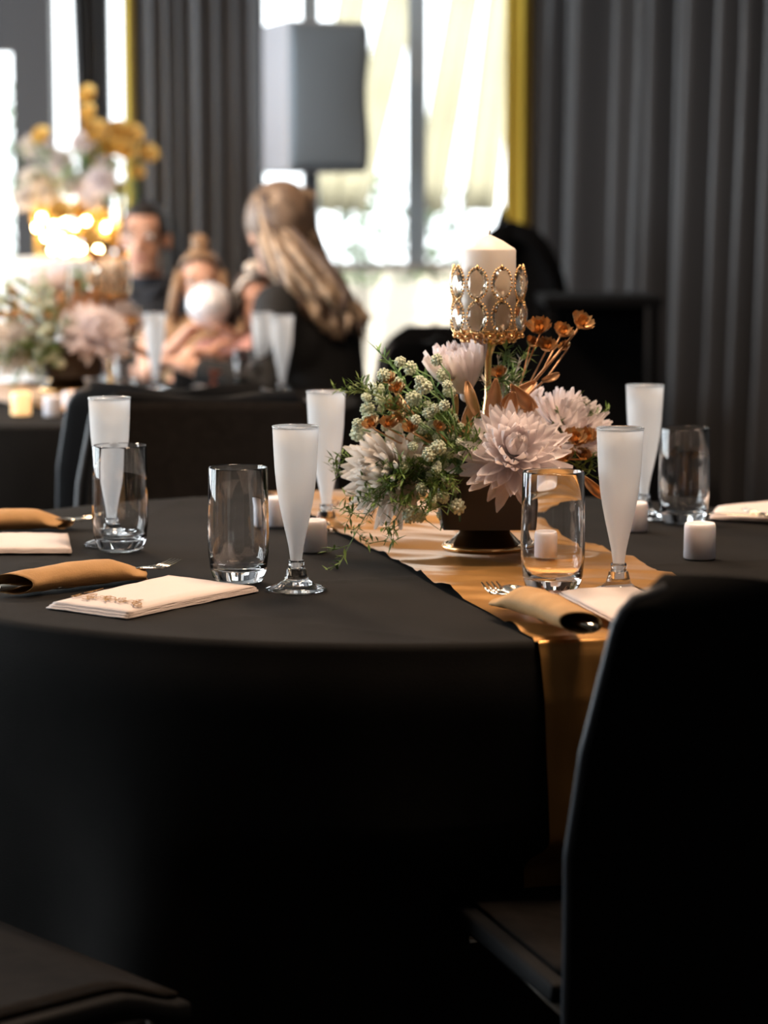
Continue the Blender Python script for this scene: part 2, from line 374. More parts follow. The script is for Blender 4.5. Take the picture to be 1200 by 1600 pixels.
# ------------------------------------------------------------------ chairs
def make_chair(label, loc, rz, src=None):
    if src:
        c = copy_tree(src); c.location = loc; c.rotation_euler = (0, 0, rz); c['label'] = label; return c
    t = thing('dining_chair', label, 'chair', loc, rz, 'black shell chairs')
    zt, zb, r = .872, .415, .042
    def back(u, v):
        z = zb + (zt - zb) * v; s = u * 2 - 1
        W = interp(v, ((0, .226), (.18, .238), (.42, .248), (.65, .241), (.9, .219), (1, .212)))
        dz = max(0, z - (zt - r)); W = W - r + math.sqrt(max(0, r * r - dz * dz))
        lean = -.085 * v ** 1.15 + .012 * (1 - smooth01(v * 5)) - .012 * math.sin(v * math.pi)
        return (s * W, lean - .026 * (1 - s * s), z)
    o = MB().add(*shell(back, 22, 26, .016)).build('backrest', M_black, t)
    bevel(o, .004, 2)
    def edge(s):
        return [back((s + 1) / 2, k / 40) for k in range(41)]
    for s in (-1, 1):
        MB().add(*tube([(x, y + .008 * (-1), z) for x, y, z in edge(s)], .0065, 8)).build('back_edge_trim', M_edge, t)
    def seat(u, v):
        s = u * 2 - 1; y = .03 + v * .41
        W = .232 - .05 * max(0, v - .9) * 3
        return (s * W, y, .452 - .014 * (1 - s * s) * (1 - v) - .030 * smooth01((v - .75) * 4))
    bevel(MB().add(*shell(seat, 18, 18, -.022)).build('seat', M_black, t), .005, 2)
    def pad(u, v):
        x, y, z = back(.035 + .93 * u, .10 + .885 * v); return (x, y + .019, z)
    MB().add(*shell(pad, 20, 22, -.006)).build('back_pad', M_pad, t)
    def spad(u, v):
        x, y, z = seat(.04 + .92 * u, .06 + .92 * v); return (x, y, z + .001)
    MB().add(*shell(spad, 16, 16, .006)).build('seat_pad', M_pad, t)
    for s in (-1, 1):
        MB().add(*tube([(s * .205, .40, .415), (s * .212, .405, .39), (s * .222, .43, .008)], .0095, 12)).build('leg', M_chrome, t)
        MB().add(*tube([(s * .205, .03, .405), (s * .212, .02, .38), (s * .222, -.03, .008)], .0095, 12)).build('leg', M_chrome, t)
        MB().add(*tube([(s * .205, .02, .412), (s * .205, .41, .418)], .0085, 10)).build('seat_rail', M_chrome, t)
        for y in (.43, -.03): MB().add(*tube([(s * .222, y, 0), (s * .222, y, .012)], .0125, 12)).build('foot_cap', M_edge, t)
    MB().add(*tube([(-.205, .36, .400), (.205, .36, .400)], .007, 10)).build('cross_rail', M_chrome, t)
    return t
def facing(dx, dy): return math.atan2(-dx, dy)
chR = make_chair('black chair in the foreground at the right, its back turned to the camera', (.400, 2.40, 0), facing(-.30, .95))
chS = make_chair('black chair at bottom left with only its seat corner in view', (-.67, 2.268, 0), facing(.75, .66), chR)
chQ = make_chair('black chair across the front table, facing the camera', (-.335, 4.50, 0), math.pi + .03, chR)
chP = make_chair('black chair at the rear table with its back to the camera', (-.412, 4.93, 0), -.05, chR)
chW = make_chair('black chair the blonde woman sits on', (-.015, 6.82, 0), facing(-1, -.25), chR)
chM = make_chair('black chair the dark haired man sits on', (-.74, 7.62, 0), math.pi, chR)
chL = make_chair('empty black chair at far left behind the rear table', (-1.40, 7.22, 0), math.pi + .5, chR)

# ------------------------------------------------------------------ round tables under cloths
TC = Vector((.012, 3.372, 0)); TR = .738
def drape(th, z, seed=0.0, press=()):
    """radius of the hanging cloth at angle th and height z"""
    t = (0.75 - z) / .75
    r = TR + .012 * min(1, t * 12)
    fold = .5 * math.sin(7 * th + 1.3 + seed) + .32 * math.sin(12 * th + 2.1 * seed + .4) + .18 * math.sin(19 * th + .7)
    r += (.005 + .065 * t) * fold * smooth01(t * 2.2) + .02 * t
    for a, wd, dep in press:
        d = (th - a + math.pi) % (2 * math.pi) - math.pi
        r -= dep * math.exp(-(d / wd) ** 2) * smooth01((.53 - z) / .07)
    return r
PRESS1 = ((math.atan2(2.78 - 3.372, .27 - .012), .40, .13),)
CREASES = [(Vector((-.55, 2.93)), Vector((.75, 3.36))), (Vector((-.75, 3.2)), Vector((.1, 2.64))), (Vector((-.3, 4.1)), Vector((-.55, 2.9)))]
def top_z(x, y, creases):
    z = .75 + .0012 * noise.noise(Vector((x * 5, y * 5, 3)))
    if creases:
        for a, b_ in CREASES:
            d = (b_ - a).normalized(); dist = abs((x - a.x) * d.y - (y - a.y) * d.x)
            z += .0016 * math.exp(-(dist / .006) ** 2)
    return z
def tablecloth(c, label, seed, press, creases, n=360):
    v = []; f = []; rings = [(TR * (k / 44), None) for k in range(1, 44)]
    v.append((c.x, c.y, .75))
    er = .012; prof = []
    for r, _ in rings: prof.append(('t', r))
    for k in range(1, 7): prof.append(('e', k / 6 * math.pi / 2))
    for k in range(1, 40): prof.append(('d', .738 - .733 * k / 39))
    for kind, q in prof:
        for i in range(n):
            th = 2 * math.pi * i / n; ca, sa = math.cos(th), math.sin(th)
            if kind == 't': x, y = c.x + q * ca, c.y + q * sa; v.append((x, y, top_z(x, y, creases)))
            elif kind == 'e': r = TR - er + er * math.sin(q); v.append((c.x + r * ca, c.y + r * sa, .75 - er * (1 - math.cos(q))))
            else: r = drape(th, q, seed, press); v.append((c.x + r * ca, c.y + r * sa, q))
    for i in range(n): f.append((0, 1 + i, 1 + (i + 1) % n))
    for j in range(len(prof) - 1):
        a = 1 + j * n
        for i in range(n): f.append((a + i, a + n + i, a + n + (i + 1) % n, a + (i + 1) % n))
    return tag(MB().add(v, f).build('tablecloth', M_cloth), label, 'tablecloth', 'black round tablecloths')
T2 = Vector((-.80, 6.10, 0))
tablecloth(TC, 'black cloth hanging to the floor over the front round table', 0.0, PRESS1, True)
tablecloth(T2, 'black cloth over the rear round table with the seated people', 2.0, (), False, 200)

# gold satin runners
def runner(name, label, c, seed, press, pa, pb, wd, drop_a, drop_b, off=.0035, nu=46, nl=420, wr=1.0):
    """strip from pa (far) to pb (near) across the table at c, hanging over the edge at both ends"""
    d = (pb - pa).normalized(); s = Vector((-d.y, d.x))
    def edge_t(o):                                  # distances along d where the line p=o+d*t crosses the table edge
        q = o - Vector((c.x, c.y)); bq = q.dot(d); cq = q.dot(q) - TR * TR; k = math.sqrt(max(0, bq * bq - cq)); return -bq - k, -bq + k
    v = []
    for j in range(nl + 1):
        for i in range(nu + 1):
            u = i / nu - .5
            o = pa + s * (u * wd); ta, tb = edge_t(o)
            tot = drop_a + (tb - ta) + drop_b; t = -drop_a + tot * j / nl
            wob = .012 * noise.noise(Vector((t * 3, seed, 0))) + .002 * noise.noise(Vector((t * 9, seed + u, 4)))
            if 0 <= t <= tb - ta:
                p = o + d * (ta + t) + s * (wob * (1 if abs(u) > .2 else .6))
                wrk = noise.noise(Vector((p.x * 4 + seed, p.y * 13 + p.x * 5, .3))) * .0085 + noise.noise(Vector((p.x * 9, p.y * 30 + p.x * 12, seed))) * .0042
                wrk += .0055 * (1 - abs(noise.noise(Vector((p.x * 3.5, p.y * 8 + p.x * 3, seed + 7))))) ** 7 - .001
                ease = smooth01(min(t, tb - ta - t) / .06)
                z = .75 + off + max(-.001, (wrk + .0016) * ease * wr)
                rr = (p - Vector((c.x, c.y))).length
                if rr > TR - .012: z = min(z, .75 + off - (rr - TR + .012) * .5)
                v.append((p.x, p.y, z))
            else:
                fall = -t if t < 0 else t - (tb - ta)
                e = o + d * (ta if t < 0 else tb); th = math.atan2(e.y - c.y, e.x - c.x)
                z = max(.01, .75 + off - fall)
                slide = (fall * .05 if t > 0 else -fall * .05)
                th2 = th + slide / TR
                r = drape(th2, z, seed_of[c.x], press) + .004 + .004 * noise.noise(Vector((th2 * 9, z * 6, seed))) + .003 * noise.noise(Vector((th2 * 30, z * 14, seed)))
                k = smooth01(fall / .02); r = (TR + .002) * (1 - k) + r * k + .002
                v.append((c.x + r * math.cos(th2), c.y + r * math.sin(th2), z))
    W = nu + 1
    f = [(j * W + i, j * W + i + 1, (j + 1) * W + i + 1, (j + 1) * W + i) for j in range(nl) for i in range(nu)]
    return tag(MB().add(v, f).build(name, M_gold_satin), label, 'table runner', 'gold satin runners')
seed_of = {TC.x: 0.0, T2.x: 2.0}
dirv = Vector((.262, -1.0)).normalized()
cen = Vector((.140, 3.39))
runner('table_runner', 'gold satin runner across the front table falling over its near edge', TC, 1.0, PRESS1, cen - dirv * .7, cen + dirv * .7, .315, .22, .42)
runner('table_runner', 'gold satin runner on the rear table under its flower arrangement', T2, 5.0, (), T2.xy + Vector((-.25, .3)), T2.xy + Vector((.15, -.3)), .3, .2, .2, nl=160, nu=20)

# ------------------------------------------------------------------ glasses
ONC = .752      # resting height on the cloth
ONR = .7622     # resting height on the runner
tum_prof = [(0, .0), (.024, .0), (.0295, .0015), (.0335, .007), (.0370, .020), (.0392, .042), (.0396, .065), (.0388, .10), (.0378, .1465), (.0374, .1482), (.0364, .1486),
            (.0357, .1478), (.0366, .10), (.0374, .065), (.0370, .042), (.0346, .026), (.030, .019), (.018, .0165), (0, .016)]
def lathe_mesh(name, prof, m, n=56): return MB().add(*lathe(prof, n)).mesh(name, m)
tum_me = lathe_mesh('tumbler', tum_prof, M_glass)
bm = bmesh.new(); bm.from_mesh(tum_me); bmesh.ops.remove_doubles(bm, verts=bm.verts[:], dist=1e-6); bm.to_mesh(tum_me); bm.free()
def tumbler(loc, label, s=1.0):
    o = link('tumbler', tum_me); o.location = loc; o.scale = (s, s, s); tag(o, label, 'glass', 'clear tumblers'); return o
bowl_prof = [(0.0, .026), (.0062, .026), (.0068, .034), (.0078, .042), (.0096, .055), (.0132, .072), (.0172, .090), (.0212, .110), (.0243, .130), (.0265, .152), (.0280, .180), (.0290, .2045), (.0296, .2055), (.0292, .2062),
             (.0283, .2058), (.0272, .180), (.0256, .152), (.0234, .130), (.0203, .110), (.0163, .090), (.0122, .072), (.0086, .055), (.0066, .046), (0, .045)]
foot_prof = [(0, .0), (.0375, .0), (.0388, .0010), (.0385, .0022), (.030, .0050), (.021, .0085), (.0160, .0125), (.0140, .019), (.0122, .0265), (.0108, .0275), (.0085, .0265), (.0078, .018), (0, .016)]
bowl_me = lathe_mesh('flute_bowl', bowl_prof, M_frost); foot_me = lathe_mesh('flute_foot', foot_prof, M_plastic)
rimv, rimf = lathe([(.0288, .2040), (.0298, .2050), (.0298, .2066), (.0288, .2072), (.0280, .2064), (.0280, .2048)], 56, close=True)
rim_me = MB().add(rimv, rimf).mesh('flute_rim', M_plastic)
collv, collf = lathe([(.0072, .0275), (.0095, .0275), (.0100, .0360), (.0092, .0375), (.0078, .0375)], 40, close=True)
coll_me = MB().add(collv, collf).mesh('flute_collar', M_plastic)
for me_ in (bowl_me, foot_me):
    bm = bmesh.new(); bm.from_mesh(me_); bmesh.ops.remove_doubles(bm, verts=bm.verts[:], dist=1e-6); bm.to_mesh(me_); bm.free()
finv = MB()
for k in range(6):
    a = k * math.pi / 3; ca, sa = math.cos(a), math.sin(a)
    Mx = Matrix.Rotation(a, 4, 'Z')
    finv.add([(.009, -.0008, .034), (.0125, -.0008, .034), (.020, -.0008, .011), (.009, -.0008, .02), (.009, .0008, .034), (.0125, .0008, .034), (.020, .0008, .011), (.009, .0008, .02)],
             [(0, 1, 2, 3), (4, 7, 6, 5), (0, 4, 5, 1), (1, 5, 6, 2), (2, 6, 7, 3), (3, 7, 4, 0)], Mx)
fin_me = finv.mesh('flute_fins', M_plastic, False)
def flute(loc, label, s=1.0, tilt=0):
    t = thing('champagne_flute', label, 'glass', loc, random.uniform(0, 3), 'frosted champagne flutes'); t.scale = (s, s, s)
    link('bowl', bowl_me, t); link('foot', foot_me, t); link('rim', rim_me, t); link('collar', coll_me, t)
    return t
def at(px, py, z): p = onz(px, py, z); return (p.x, p.y, z)
tumbler(at(373, 909, ONC), 'clear tumbler standing between the printed napkin and a flute')
tumbler(at(188.5, 860, ONC), 'clear tumbler at left in front of a frosted flute')
tumbler(at(1068, 817, ONC), 'clear tumbler at far right of the front table', .985)
tumbler(at(863, 924, ONR), 'clear tumbler on the gold runner behind the wrapped cutlery')
flute(at(463, 921, ONC), 'frosted champagne flute right of the middle tumbler')
flute(at(174, 851, ONC), 'frosted champagne flute behind the left tumbler', 1.02)
flute(at(510, 826, ONC), 'frosted champagne flute at the left edge of the flower arrangement', 1.0)
flute(at(966, 926, ONR - .003), 'frosted champagne flute beside the runner tumbler and the foreground chair', .985)
flute(at(1005, 809, ONC), 'frosted champagne flute behind the far right tumbler', 1.0)

# ------------------------------------------------------------------ small battery candles
led_body = MB().add(*lathe([(0, 0), (.0165, 0), (.0175, .001), (.0172, .034), (.0165, .0375), (.0155, .039), (.0140, .0375), (.0120, .034), (0, .0335)], 32)).mesh('led_body', M_led)
fl_me = MB().add(*lathe([(0, .0335), (.0045, .034), (.0052, .0375), (.0035, .042), (0, .046)], 16)).mesh('led_flame', mat('flame tip plastic', (.8, .72, .6), .4))
M_lit = mat('lit candle plastic', (.85, .62, .36), .5, emit=(1.0, .56, .22), estr=1.1)
led_lit = MB().add(*lathe([(0, 0), (.0165, 0), (.0175, .001), (.0172, .034), (.0165, .0375), (.0155, .039), (.0140, .0375), (.0120, .034), (0, .0335)], 32)).mesh('led_body_lit', M_lit)
def votive(loc, label, lit=False, s=1.0, short=False):
    t = thing('votive_candle', label, 'candle', loc, 0, 'small battery candles'); t.scale = (s, s, s)
    link('body', led_lit if lit else led_body, t)
    if not short: link('flame', fl_me, t).scale = (1, 1, .75)
    return t
votive(at(489, 861, ONC), 'small white candle just right of the middle flute', s=1.14)
votive(at(432, 821, ONC + .002), 'small white candle behind the middle flute', s=1.12)
votive(at(849, 881, ONR + .002), 'small white candle on the runner seen through the tumbler', s=1.12)
votive(at(1093, 872, ONC), 'small white candle on the black cloth at right', s=1.26)
votive(at(992, 829, ONC), 'small white candle half hidden by the right flutes', s=1.1)

# ------------------------------------------------------------------ paper napkins
def napkin(label, corners, z, layers=4, print_side=None, grp='folded paper napkins'):
    """corners: four table points, near-left, near-right, far-right, far-left"""
    c = [Vector((p[0], p[1])) for p in corners]; ctr = sum(c, Vector((0, 0))) / 4
    t = thing('paper_napkin', label, 'napkin', (ctr.x, ctr.y, z), 0, grp)
    for k in range(layers):
        g = .0018 + (.002 if k else 0)
        sh = .0025 * (k % 2) + .0015 * k
        def fn(u, v, k=k, sh=sh):
            p = c[0].lerp(c[1], u).lerp(c[3].lerp(c[2], u), v) - ctr
            p = p * (1 - .012 * k)
            rim = min(u, 1 - u, v, 1 - v)
            h = .001 + k * .0022 - (.0009 * k) * (1 - smooth01(rim * 9)) + .0022 * (k / layers) * math.sin(u * 3.0) * math.sin(v * 2.6) + .0008 * noise.noise(Vector((u * 8, v * 6, k)))
            return (p.x + sh * .3, p.y + sh * .4, h)
        MB().add(*shell(fn, 24, 16, .0014)).build('napkin_fold', M_paper, t)
        last = fn
    if print_side:
        b_ = MB(); rnd = random.Random(4)
        def pt(u, v): q = Vector(last(u, v)); return (q.x, q.y, q.z + .0020)
        uu0, dv = print_side
        def scroll(u0, v0, r, a0, turns, dr):
            pts = []
            for i in range(26):
                s_ = i / 25; a = a0 + turns * 2 * math.pi * s_; rr = r * (1 - dr * s_)
                pts.append(pt(min(.99, max(.01, u0 + rr * .62 * math.cos(a))), min(.99, max(.01, v0 + rr * math.sin(a)))))
            b_.add(*tube(pts, .00095, 5, flat=.3))
        for i in range(9):
            v0 = .10 + i * .098
            scroll(uu0 + .02 * math.sin(i * 2.1), v0, .065, i * 1.9, 1.1 if i % 2 else -1.1, .75)
            scroll(uu0 + .045 * (1 if i % 2 else -.6), v0 + .04, .045, i * .8 + 1, -1.2 if i % 2 else 1.2, .8)
        for i in range(3): scroll(uu0 + .10 + i * .055, .09 - .012 * i, .05, i * 2 + .4, 1.0, .7)
        b_.build('gold_scroll_print', M_print, t)
    return t
q = lambda px, py: tuple(onz(px, py, ONC).xy)
napkin('cream paper napkin with gold scroll print nearest the front table edge', [q(72, 950), q(262, 905), q(404, 924), q(198, 967)], ONC, 5, (.13, 0))
napkin('cream paper napkin at far left beside the wrapped cutlery', [q(-60, 866), q(112, 866), q(106, 840), q(-60, 840)], ONC, 4)
napkin('cream paper napkin at far right beyond the tumbler', [q(1108, 812), q(1230, 818), q(1250, 786), q(1118, 797)], ONC, 4)
napkin('cream paper napkin on the runner half hidden by the foreground chair', [q(866, 940), q(955, 988), q(1075, 975), q(985, 934)], ONR, 3)

# ------------------------------------------------------------------ cutlery rolled in kraft paper
def fork_mesh(L=.19):
    b_ = MB()
    hl = L * .6
    b_.add(*tube([(0, -hl, .002), (0, -hl * .5, .0025), (0, 0, .005), (0, .02, .006)], [.0055, .0045, .003, .003], 10, flat=.45))
    def pl(u, v):
        s = u * 2 - 1; y = .018 + .03 * v; W = .0032 + .0085 * smooth01(v * 1.3)
        return (s * W, y, .006 - .004 * v - .0018 * (1 - s * s))
    b_.add(*shell(pl, 8, 8, .0016))
    for k in range(4):
        x = (-1.5 + k) * .0062
        b_.add(*tube([(x, .046, .002), (x * 1.02, .065, .003), (x * 1.02, .085, .008)], [.0021, .0019, .0009], 8, flat=.6))
    return b_.mesh('fork', M_steel)
def spoon_mesh(L=.19):
    b_ = MB(); hl = L * .6
    b_.add(*tube([(0, -hl, .002), (0, -hl * .5, .0025), (0, 0, .005), (0, .02, .006)], [.0055, .0045, .003, .003], 10, flat=.45))
    def bw(u, v):
        s = u * 2 - 1; y = .016 + .06 * v; W = .0195 * math.sin(math.pi * min(1, .06 + v * .94)) ** .6
        return (s * W, y, .009 - .008 * (1 - s * s) * math.sin(math.pi * v))
    b_.add(*shell(bw, 10, 14, .0012))
    return b_.mesh('spoon', M_steel)
def knife_mesh(L=.2):
    b_ = MB()
    b_.add(*tube([(0, -.115, .004), (0, -.06, .004), (0, -.01, .004), (0, 0, .004)], [.0075, .0072, .0055, .004], 12, flat=.55))
    def bl(u, v): return ((u - .5) * .016 * (1 - .6 * smooth01((v - .6) * 2.5)), .09 * v, .004)
    b_.add(*shell(bl, 4, 10, .0012))
    return b_.mesh('knife', M_steel)
fork_me, spoon_me, knife_me = fork_mesh(), spoon_mesh(), knife_mesh()
def cutlery_roll(where, tail, tip, z, w0, w1, forks=1, spoon=False, flip=1, label=''):
    a = onz(*tail, z); b_ = onz(*tip, z); d = (b_ - a); L = d.length; rz = math.atan2(-d.x, d.y)
    t = thing('cutlery_wrap', label or 'brown kraft paper wrapped round cutlery ' + where, 'cutlery wrap', (a.x, a.y, z), rz, 'kraft paper cutlery wraps')
    def sec(u, v):
        """open roll: v along the length, u round the section"""
        ang = -math.pi / 2 - .35 + u * (2 * math.pi + 1.1)
        wdt = w0 + (w1 - w0) * v; hgt = (.0115 + .005 * math.sin(v * 2.6 + .3)) * (1 - .55 * smooth01((v - .72) * 3.5))
        rr = 1 + .05 * u
        x = wdt * .5 * math.cos(ang) * rr; zz = hgt * (1 + .92 * math.sin(ang) * rr) + .0005
        y = L * v + flip * .016 * math.cos(ang) * (1 if v > .5 else -1) * abs(v - .5) * 2 + .003 * noise.noise(Vector((u * 6, v * 7, z)))
        return (x, y, max(.0008, zz + .0016 * noise.noise(Vector((u * 5, v * 9, 2 * flip)))))
    MB().add(*shell(sec, 48, 30, .0006)).build('paper', M_kraft, t)
    def edge_line(v): return [sec(k / 40, v) for k in range(8, 36)]
    Mx = Matrix.Translation((a.x, a.y, z)) @ Matrix.Rotation(rz, 4, 'Z')
    fo = link('fork', fork_me, None, Mx @ Matrix.Translation((-.006 * flip, L - .035, .009)) @ Matrix.Rotation(.05, 4, 'X') @ Matrix.Rotation(-.06 * flip, 4, 'Z'))
    tag(fo, 'steel fork with tines showing from the kraft wrap ' + where, 'fork', 'steel forks')
    kn = link('knife', knife_me, None, Mx @ Matrix.Translation((.007 * flip, .10, .006)) @ Matrix.Rotation(.02, 4, 'Z'))
    tag(kn, 'steel knife handle end in the kraft wrap ' + where, 'knife', 'steel knives')
    if spoon:
        so = link('spoon', spoon_me, None, Mx @ Matrix.Translation((.013, L - .035, .008)) @ Matrix.Rotation(-.10, 4, 'Z'))
        tag(so, 'steel spoon with bowl showing from the kraft wrap ' + where, 'spoon', 'steel spoons')
    return t
cutlery_roll('on the gold runner', (908, 992), (790, 946), ONR, .036, .056, spoon=True)
cutlery_roll('behind the printed napkin', (18, 930), (228, 904), ONC, .050, .050, flip=-1)
cutlery_roll('at far left behind the plain napkin', (-70, 832), (104, 826), ONC, .060, .050, flip=-1)
cutlery_roll('at far right by the cream napkin', (1300, 822), (1210, 818), ONC, .055, .050, flip=1)

# ------------------------------------------------------------------ flower arrangements
def petal_mesh(name, L, W, m, cup=.25, n=6):
    def fn(u, v):
        s = u * 2 - 1; w_ = W * .5 * (math.sin(math.pi * min(1, .10 + .86 * v)) ** .75) * (1 if v < .97 else .55)
        return (s * w_, L * v, cup * W * (s * s) - .10 * L * math.sin(v * 2.2) + .16 * L * v * v)
    return MB().add(*grid(fn, 4, n)).mesh(name, m)
def mum_layout(R, rings, rnd, half=1.0):
    """list of (azimuth, elevation, length factor, base height)"""
    out = []
    for k in range(rings):
        s = k / (rings - 1)
        cnt = int((22 - 10 * s) * half); el = math.radians(-12 + 92 * s ** 1.15); lf = 1.0 - .48 * s
        for i in range(cnt):
            out.append((2 * math.pi * (i + .5 * (k % 2)) / cnt + rnd.uniform(-.13, .13), el + rnd.uniform(-.14, .14), lf * rnd.uniform(.86, 1.08), .012 * s, s))
    for i in range(9): out.append((i * 2.4, math.radians(84 + rnd.uniform(-10, 10)), .42 * rnd.uniform(.8, 1.1), .012, 1.0))
    return out
P_SH = {}
def mum(parent, loc, direction, R, rings=6, joined=False, m=None, seed=1, close=0.0, name='chrysanthemum', label=None):
    rnd = random.Random(seed); m = m or M_petal
    c = bpy.data.objects.new(name, None) if not joined else None
    Mx = frame_z(direction, loc)
    key = (round(R, 3), m.name)
    if key not in P_SH: P_SH[key] = petal_mesh('petal', R, R * .255, m)
    pm = P_SH[key]; b_ = MB()
    pv = [tuple(v.co) for v in pm.vertices]; pf = [tuple(p.vertices) for p in pm.polygons]
    if not joined:
        core = MB().add(*sphere((0, 0, R * .02), R * .11, 12, 8)).build(name, m, parent); core.matrix_local = Mx
        if label: core['label'] = label
    for az, el, lf, bz, s in mum_layout(R, rings, rnd):
        el = el * (1 - close) + math.radians(78) * close
        Pm = Matrix.Translation((0, 0, bz * R / .07 - .02 * R)) @ Matrix.Rotation(az, 4, 'Z') @ Matrix.Rotation(el, 4, 'X') @ Matrix.Translation((0, R * .06, 0)) @ Matrix.Diagonal((1 * (.8 + .2 * lf), lf, 1, 1))
        if joined: b_.add(pv, pf, Pm)
        else: link('petal', pm, core, Pm)
    if joined:
        b_.add(*sphere((0, 0, R * .02), R * .2, 10, 6)); o = b_.build(name, m, parent); o.matrix_local = Mx; o['kind'] = 'stuff'
        return o
    return core
def fern(parent, p0, p1, sag, nl, leaf, m, seed, name='fern_sprig', side=True):
    """feathery sprig: a bending stem with fine needle leaves"""
    rnd = random.Random(seed); p0 = Vector(p0); p1 = Vector(p1); b_ = MB(); pts = []
    for k in range(13):
        t = k / 12; q = p0.lerp(p1, t); q.z += sag * math.sin(math.pi * t) - .25 * abs(sag) * t * t; pts.append(q)
    b_.add(*tube(pts, [.0013 * (1 - .6 * k / 12) for k in range(13)], 5))
    ax = (p1 - p0).normalized()
    def needle(q, d, l):
        s_ = d.cross(Vector((0, 0, 1))); s_ = s_.normalized() if s_.length > 1e-4 else Vector((1, 0, 0))
        wv = s_ * (l * .075 + .0006); mid = q + d * l * .45 + Vector((0, 0, l * .06)); tip = q + d * l
        b_.add([q, mid - wv, tip, mid + wv], [(0, 1, 2), (0, 2, 3)])
    for k in range(nl):
        t = .12 + .88 * k / nl; i = min(11, int(t * 12)); q = pts[i].lerp(pts[i + 1], t * 12 - i)
        d = (ax * rnd.uniform(.3, .9) + Vector((rnd.uniform(-1, 1), rnd.uniform(-1, 1), rnd.uniform(-.7, .8)))).normalized()
        l = leaf * rnd.uniform(.6, 1.15)
        if side:
            twig = q + d * l; b_.add(*tube([q, twig], [.0006, .0004], 4))
            for j in range(7):
                dd = (d * .55 + Vector((rnd.uniform(-1, 1), rnd.uniform(-1, 1), rnd.uniform(-.8, .9)))).normalized()
                needle(q.lerp(twig, .25 + .75 * j / 6), dd, l * rnd.uniform(.45, .75))
        else: needle(q, d, l)
    return b_.build(name, m, parent, smooth=False)
def floret_ball(parent, loc, r, seed, me_cache={}):
    key = seed % 4
    if key not in me_cache:
        rnd = random.Random(key); b_ = MB()
        b_.add(*sphere((0, 0, 0), .75, 8, 6))
        for i in range(34):
            z = 1 - 2 * (i + .5) / 34; a = i * 2.39996; rr = math.sqrt(1 - z * z)
            p = Vector((rr * math.cos(a), rr * math.sin(a), z)) * .85
            b_.add(*sphere(tuple(p), rnd.uniform(.16, .24), 6, 4))
        me_cache[key] = b_.mesh('floret_cluster', M_floret)
    o = link('floret_cluster', me_cache[key], parent); o.location = loc; o.scale = (r, r, r * .9); o.rotation_euler = (seed, seed * 2, seed * .7)
    o['kind'] = 'stuff'
    return o
def gold_flower_mesh():
    b_ = MB()
    for ring, (n, el, L, W) in enumerate(((7, .35, 1.0, .75), (6, .85, .8, .6), (4, 1.25, .55, .4))):
        def fn(u, v, L=L, W=W):
            s = u * 2 - 1; w_ = W * .5 * math.sin(math.pi * (.12 + .70 * v)) ** .7
            return (s * w_, L * v, .22 * W * s * s + .35 * L * v * v - .06 * math.sin(5 * s) * v)
        gv, gf = grid(fn, 4, 4)
        for i in range(n):
            b_.add(gv, gf, Matrix.Rotation(2 * math.pi * (i + .4 * ring) / n, 4, 'Z') @ Matrix.Rotation(el, 4, 'X'))
    b_.add(*sphere((0, 0, .12), .2, 8, 6))
    return b_.mesh('gold_flower', M_goldflower)
gf_me = gold_flower_mesh()
def gold_flower(parent, loc, direction, r):
    o = link('gold_flower', gf_me, parent, frame_z(direction, loc, random.uniform(0, 3)) @ Matrix.Scale(r, 4)); return o
def leaf_obj(parent, p0, p1, width, m, bend=.02, name='gold_leaf', seed=0):
    p0 = Vector(p0); p1 = Vector(p1); d = p1 - p0; s_ = d.cross(Vector((.2, 1, .1))).normalized(); nn = d.cross(s_).normalized()
    def fn(u, v):
        s = u * 2 - 1; w_ = width * .5 * math.sin(math.pi * min(1, .08 + .9 * v)) ** .7
        q = p0 + d * v + s_ * (s * w_) + nn * (bend * math.sin(math.pi * v) + .25 * width * s * s); return tuple(q)
    return MB().add(*shell(fn, 6, 12, .0007)).build(name, m, parent)

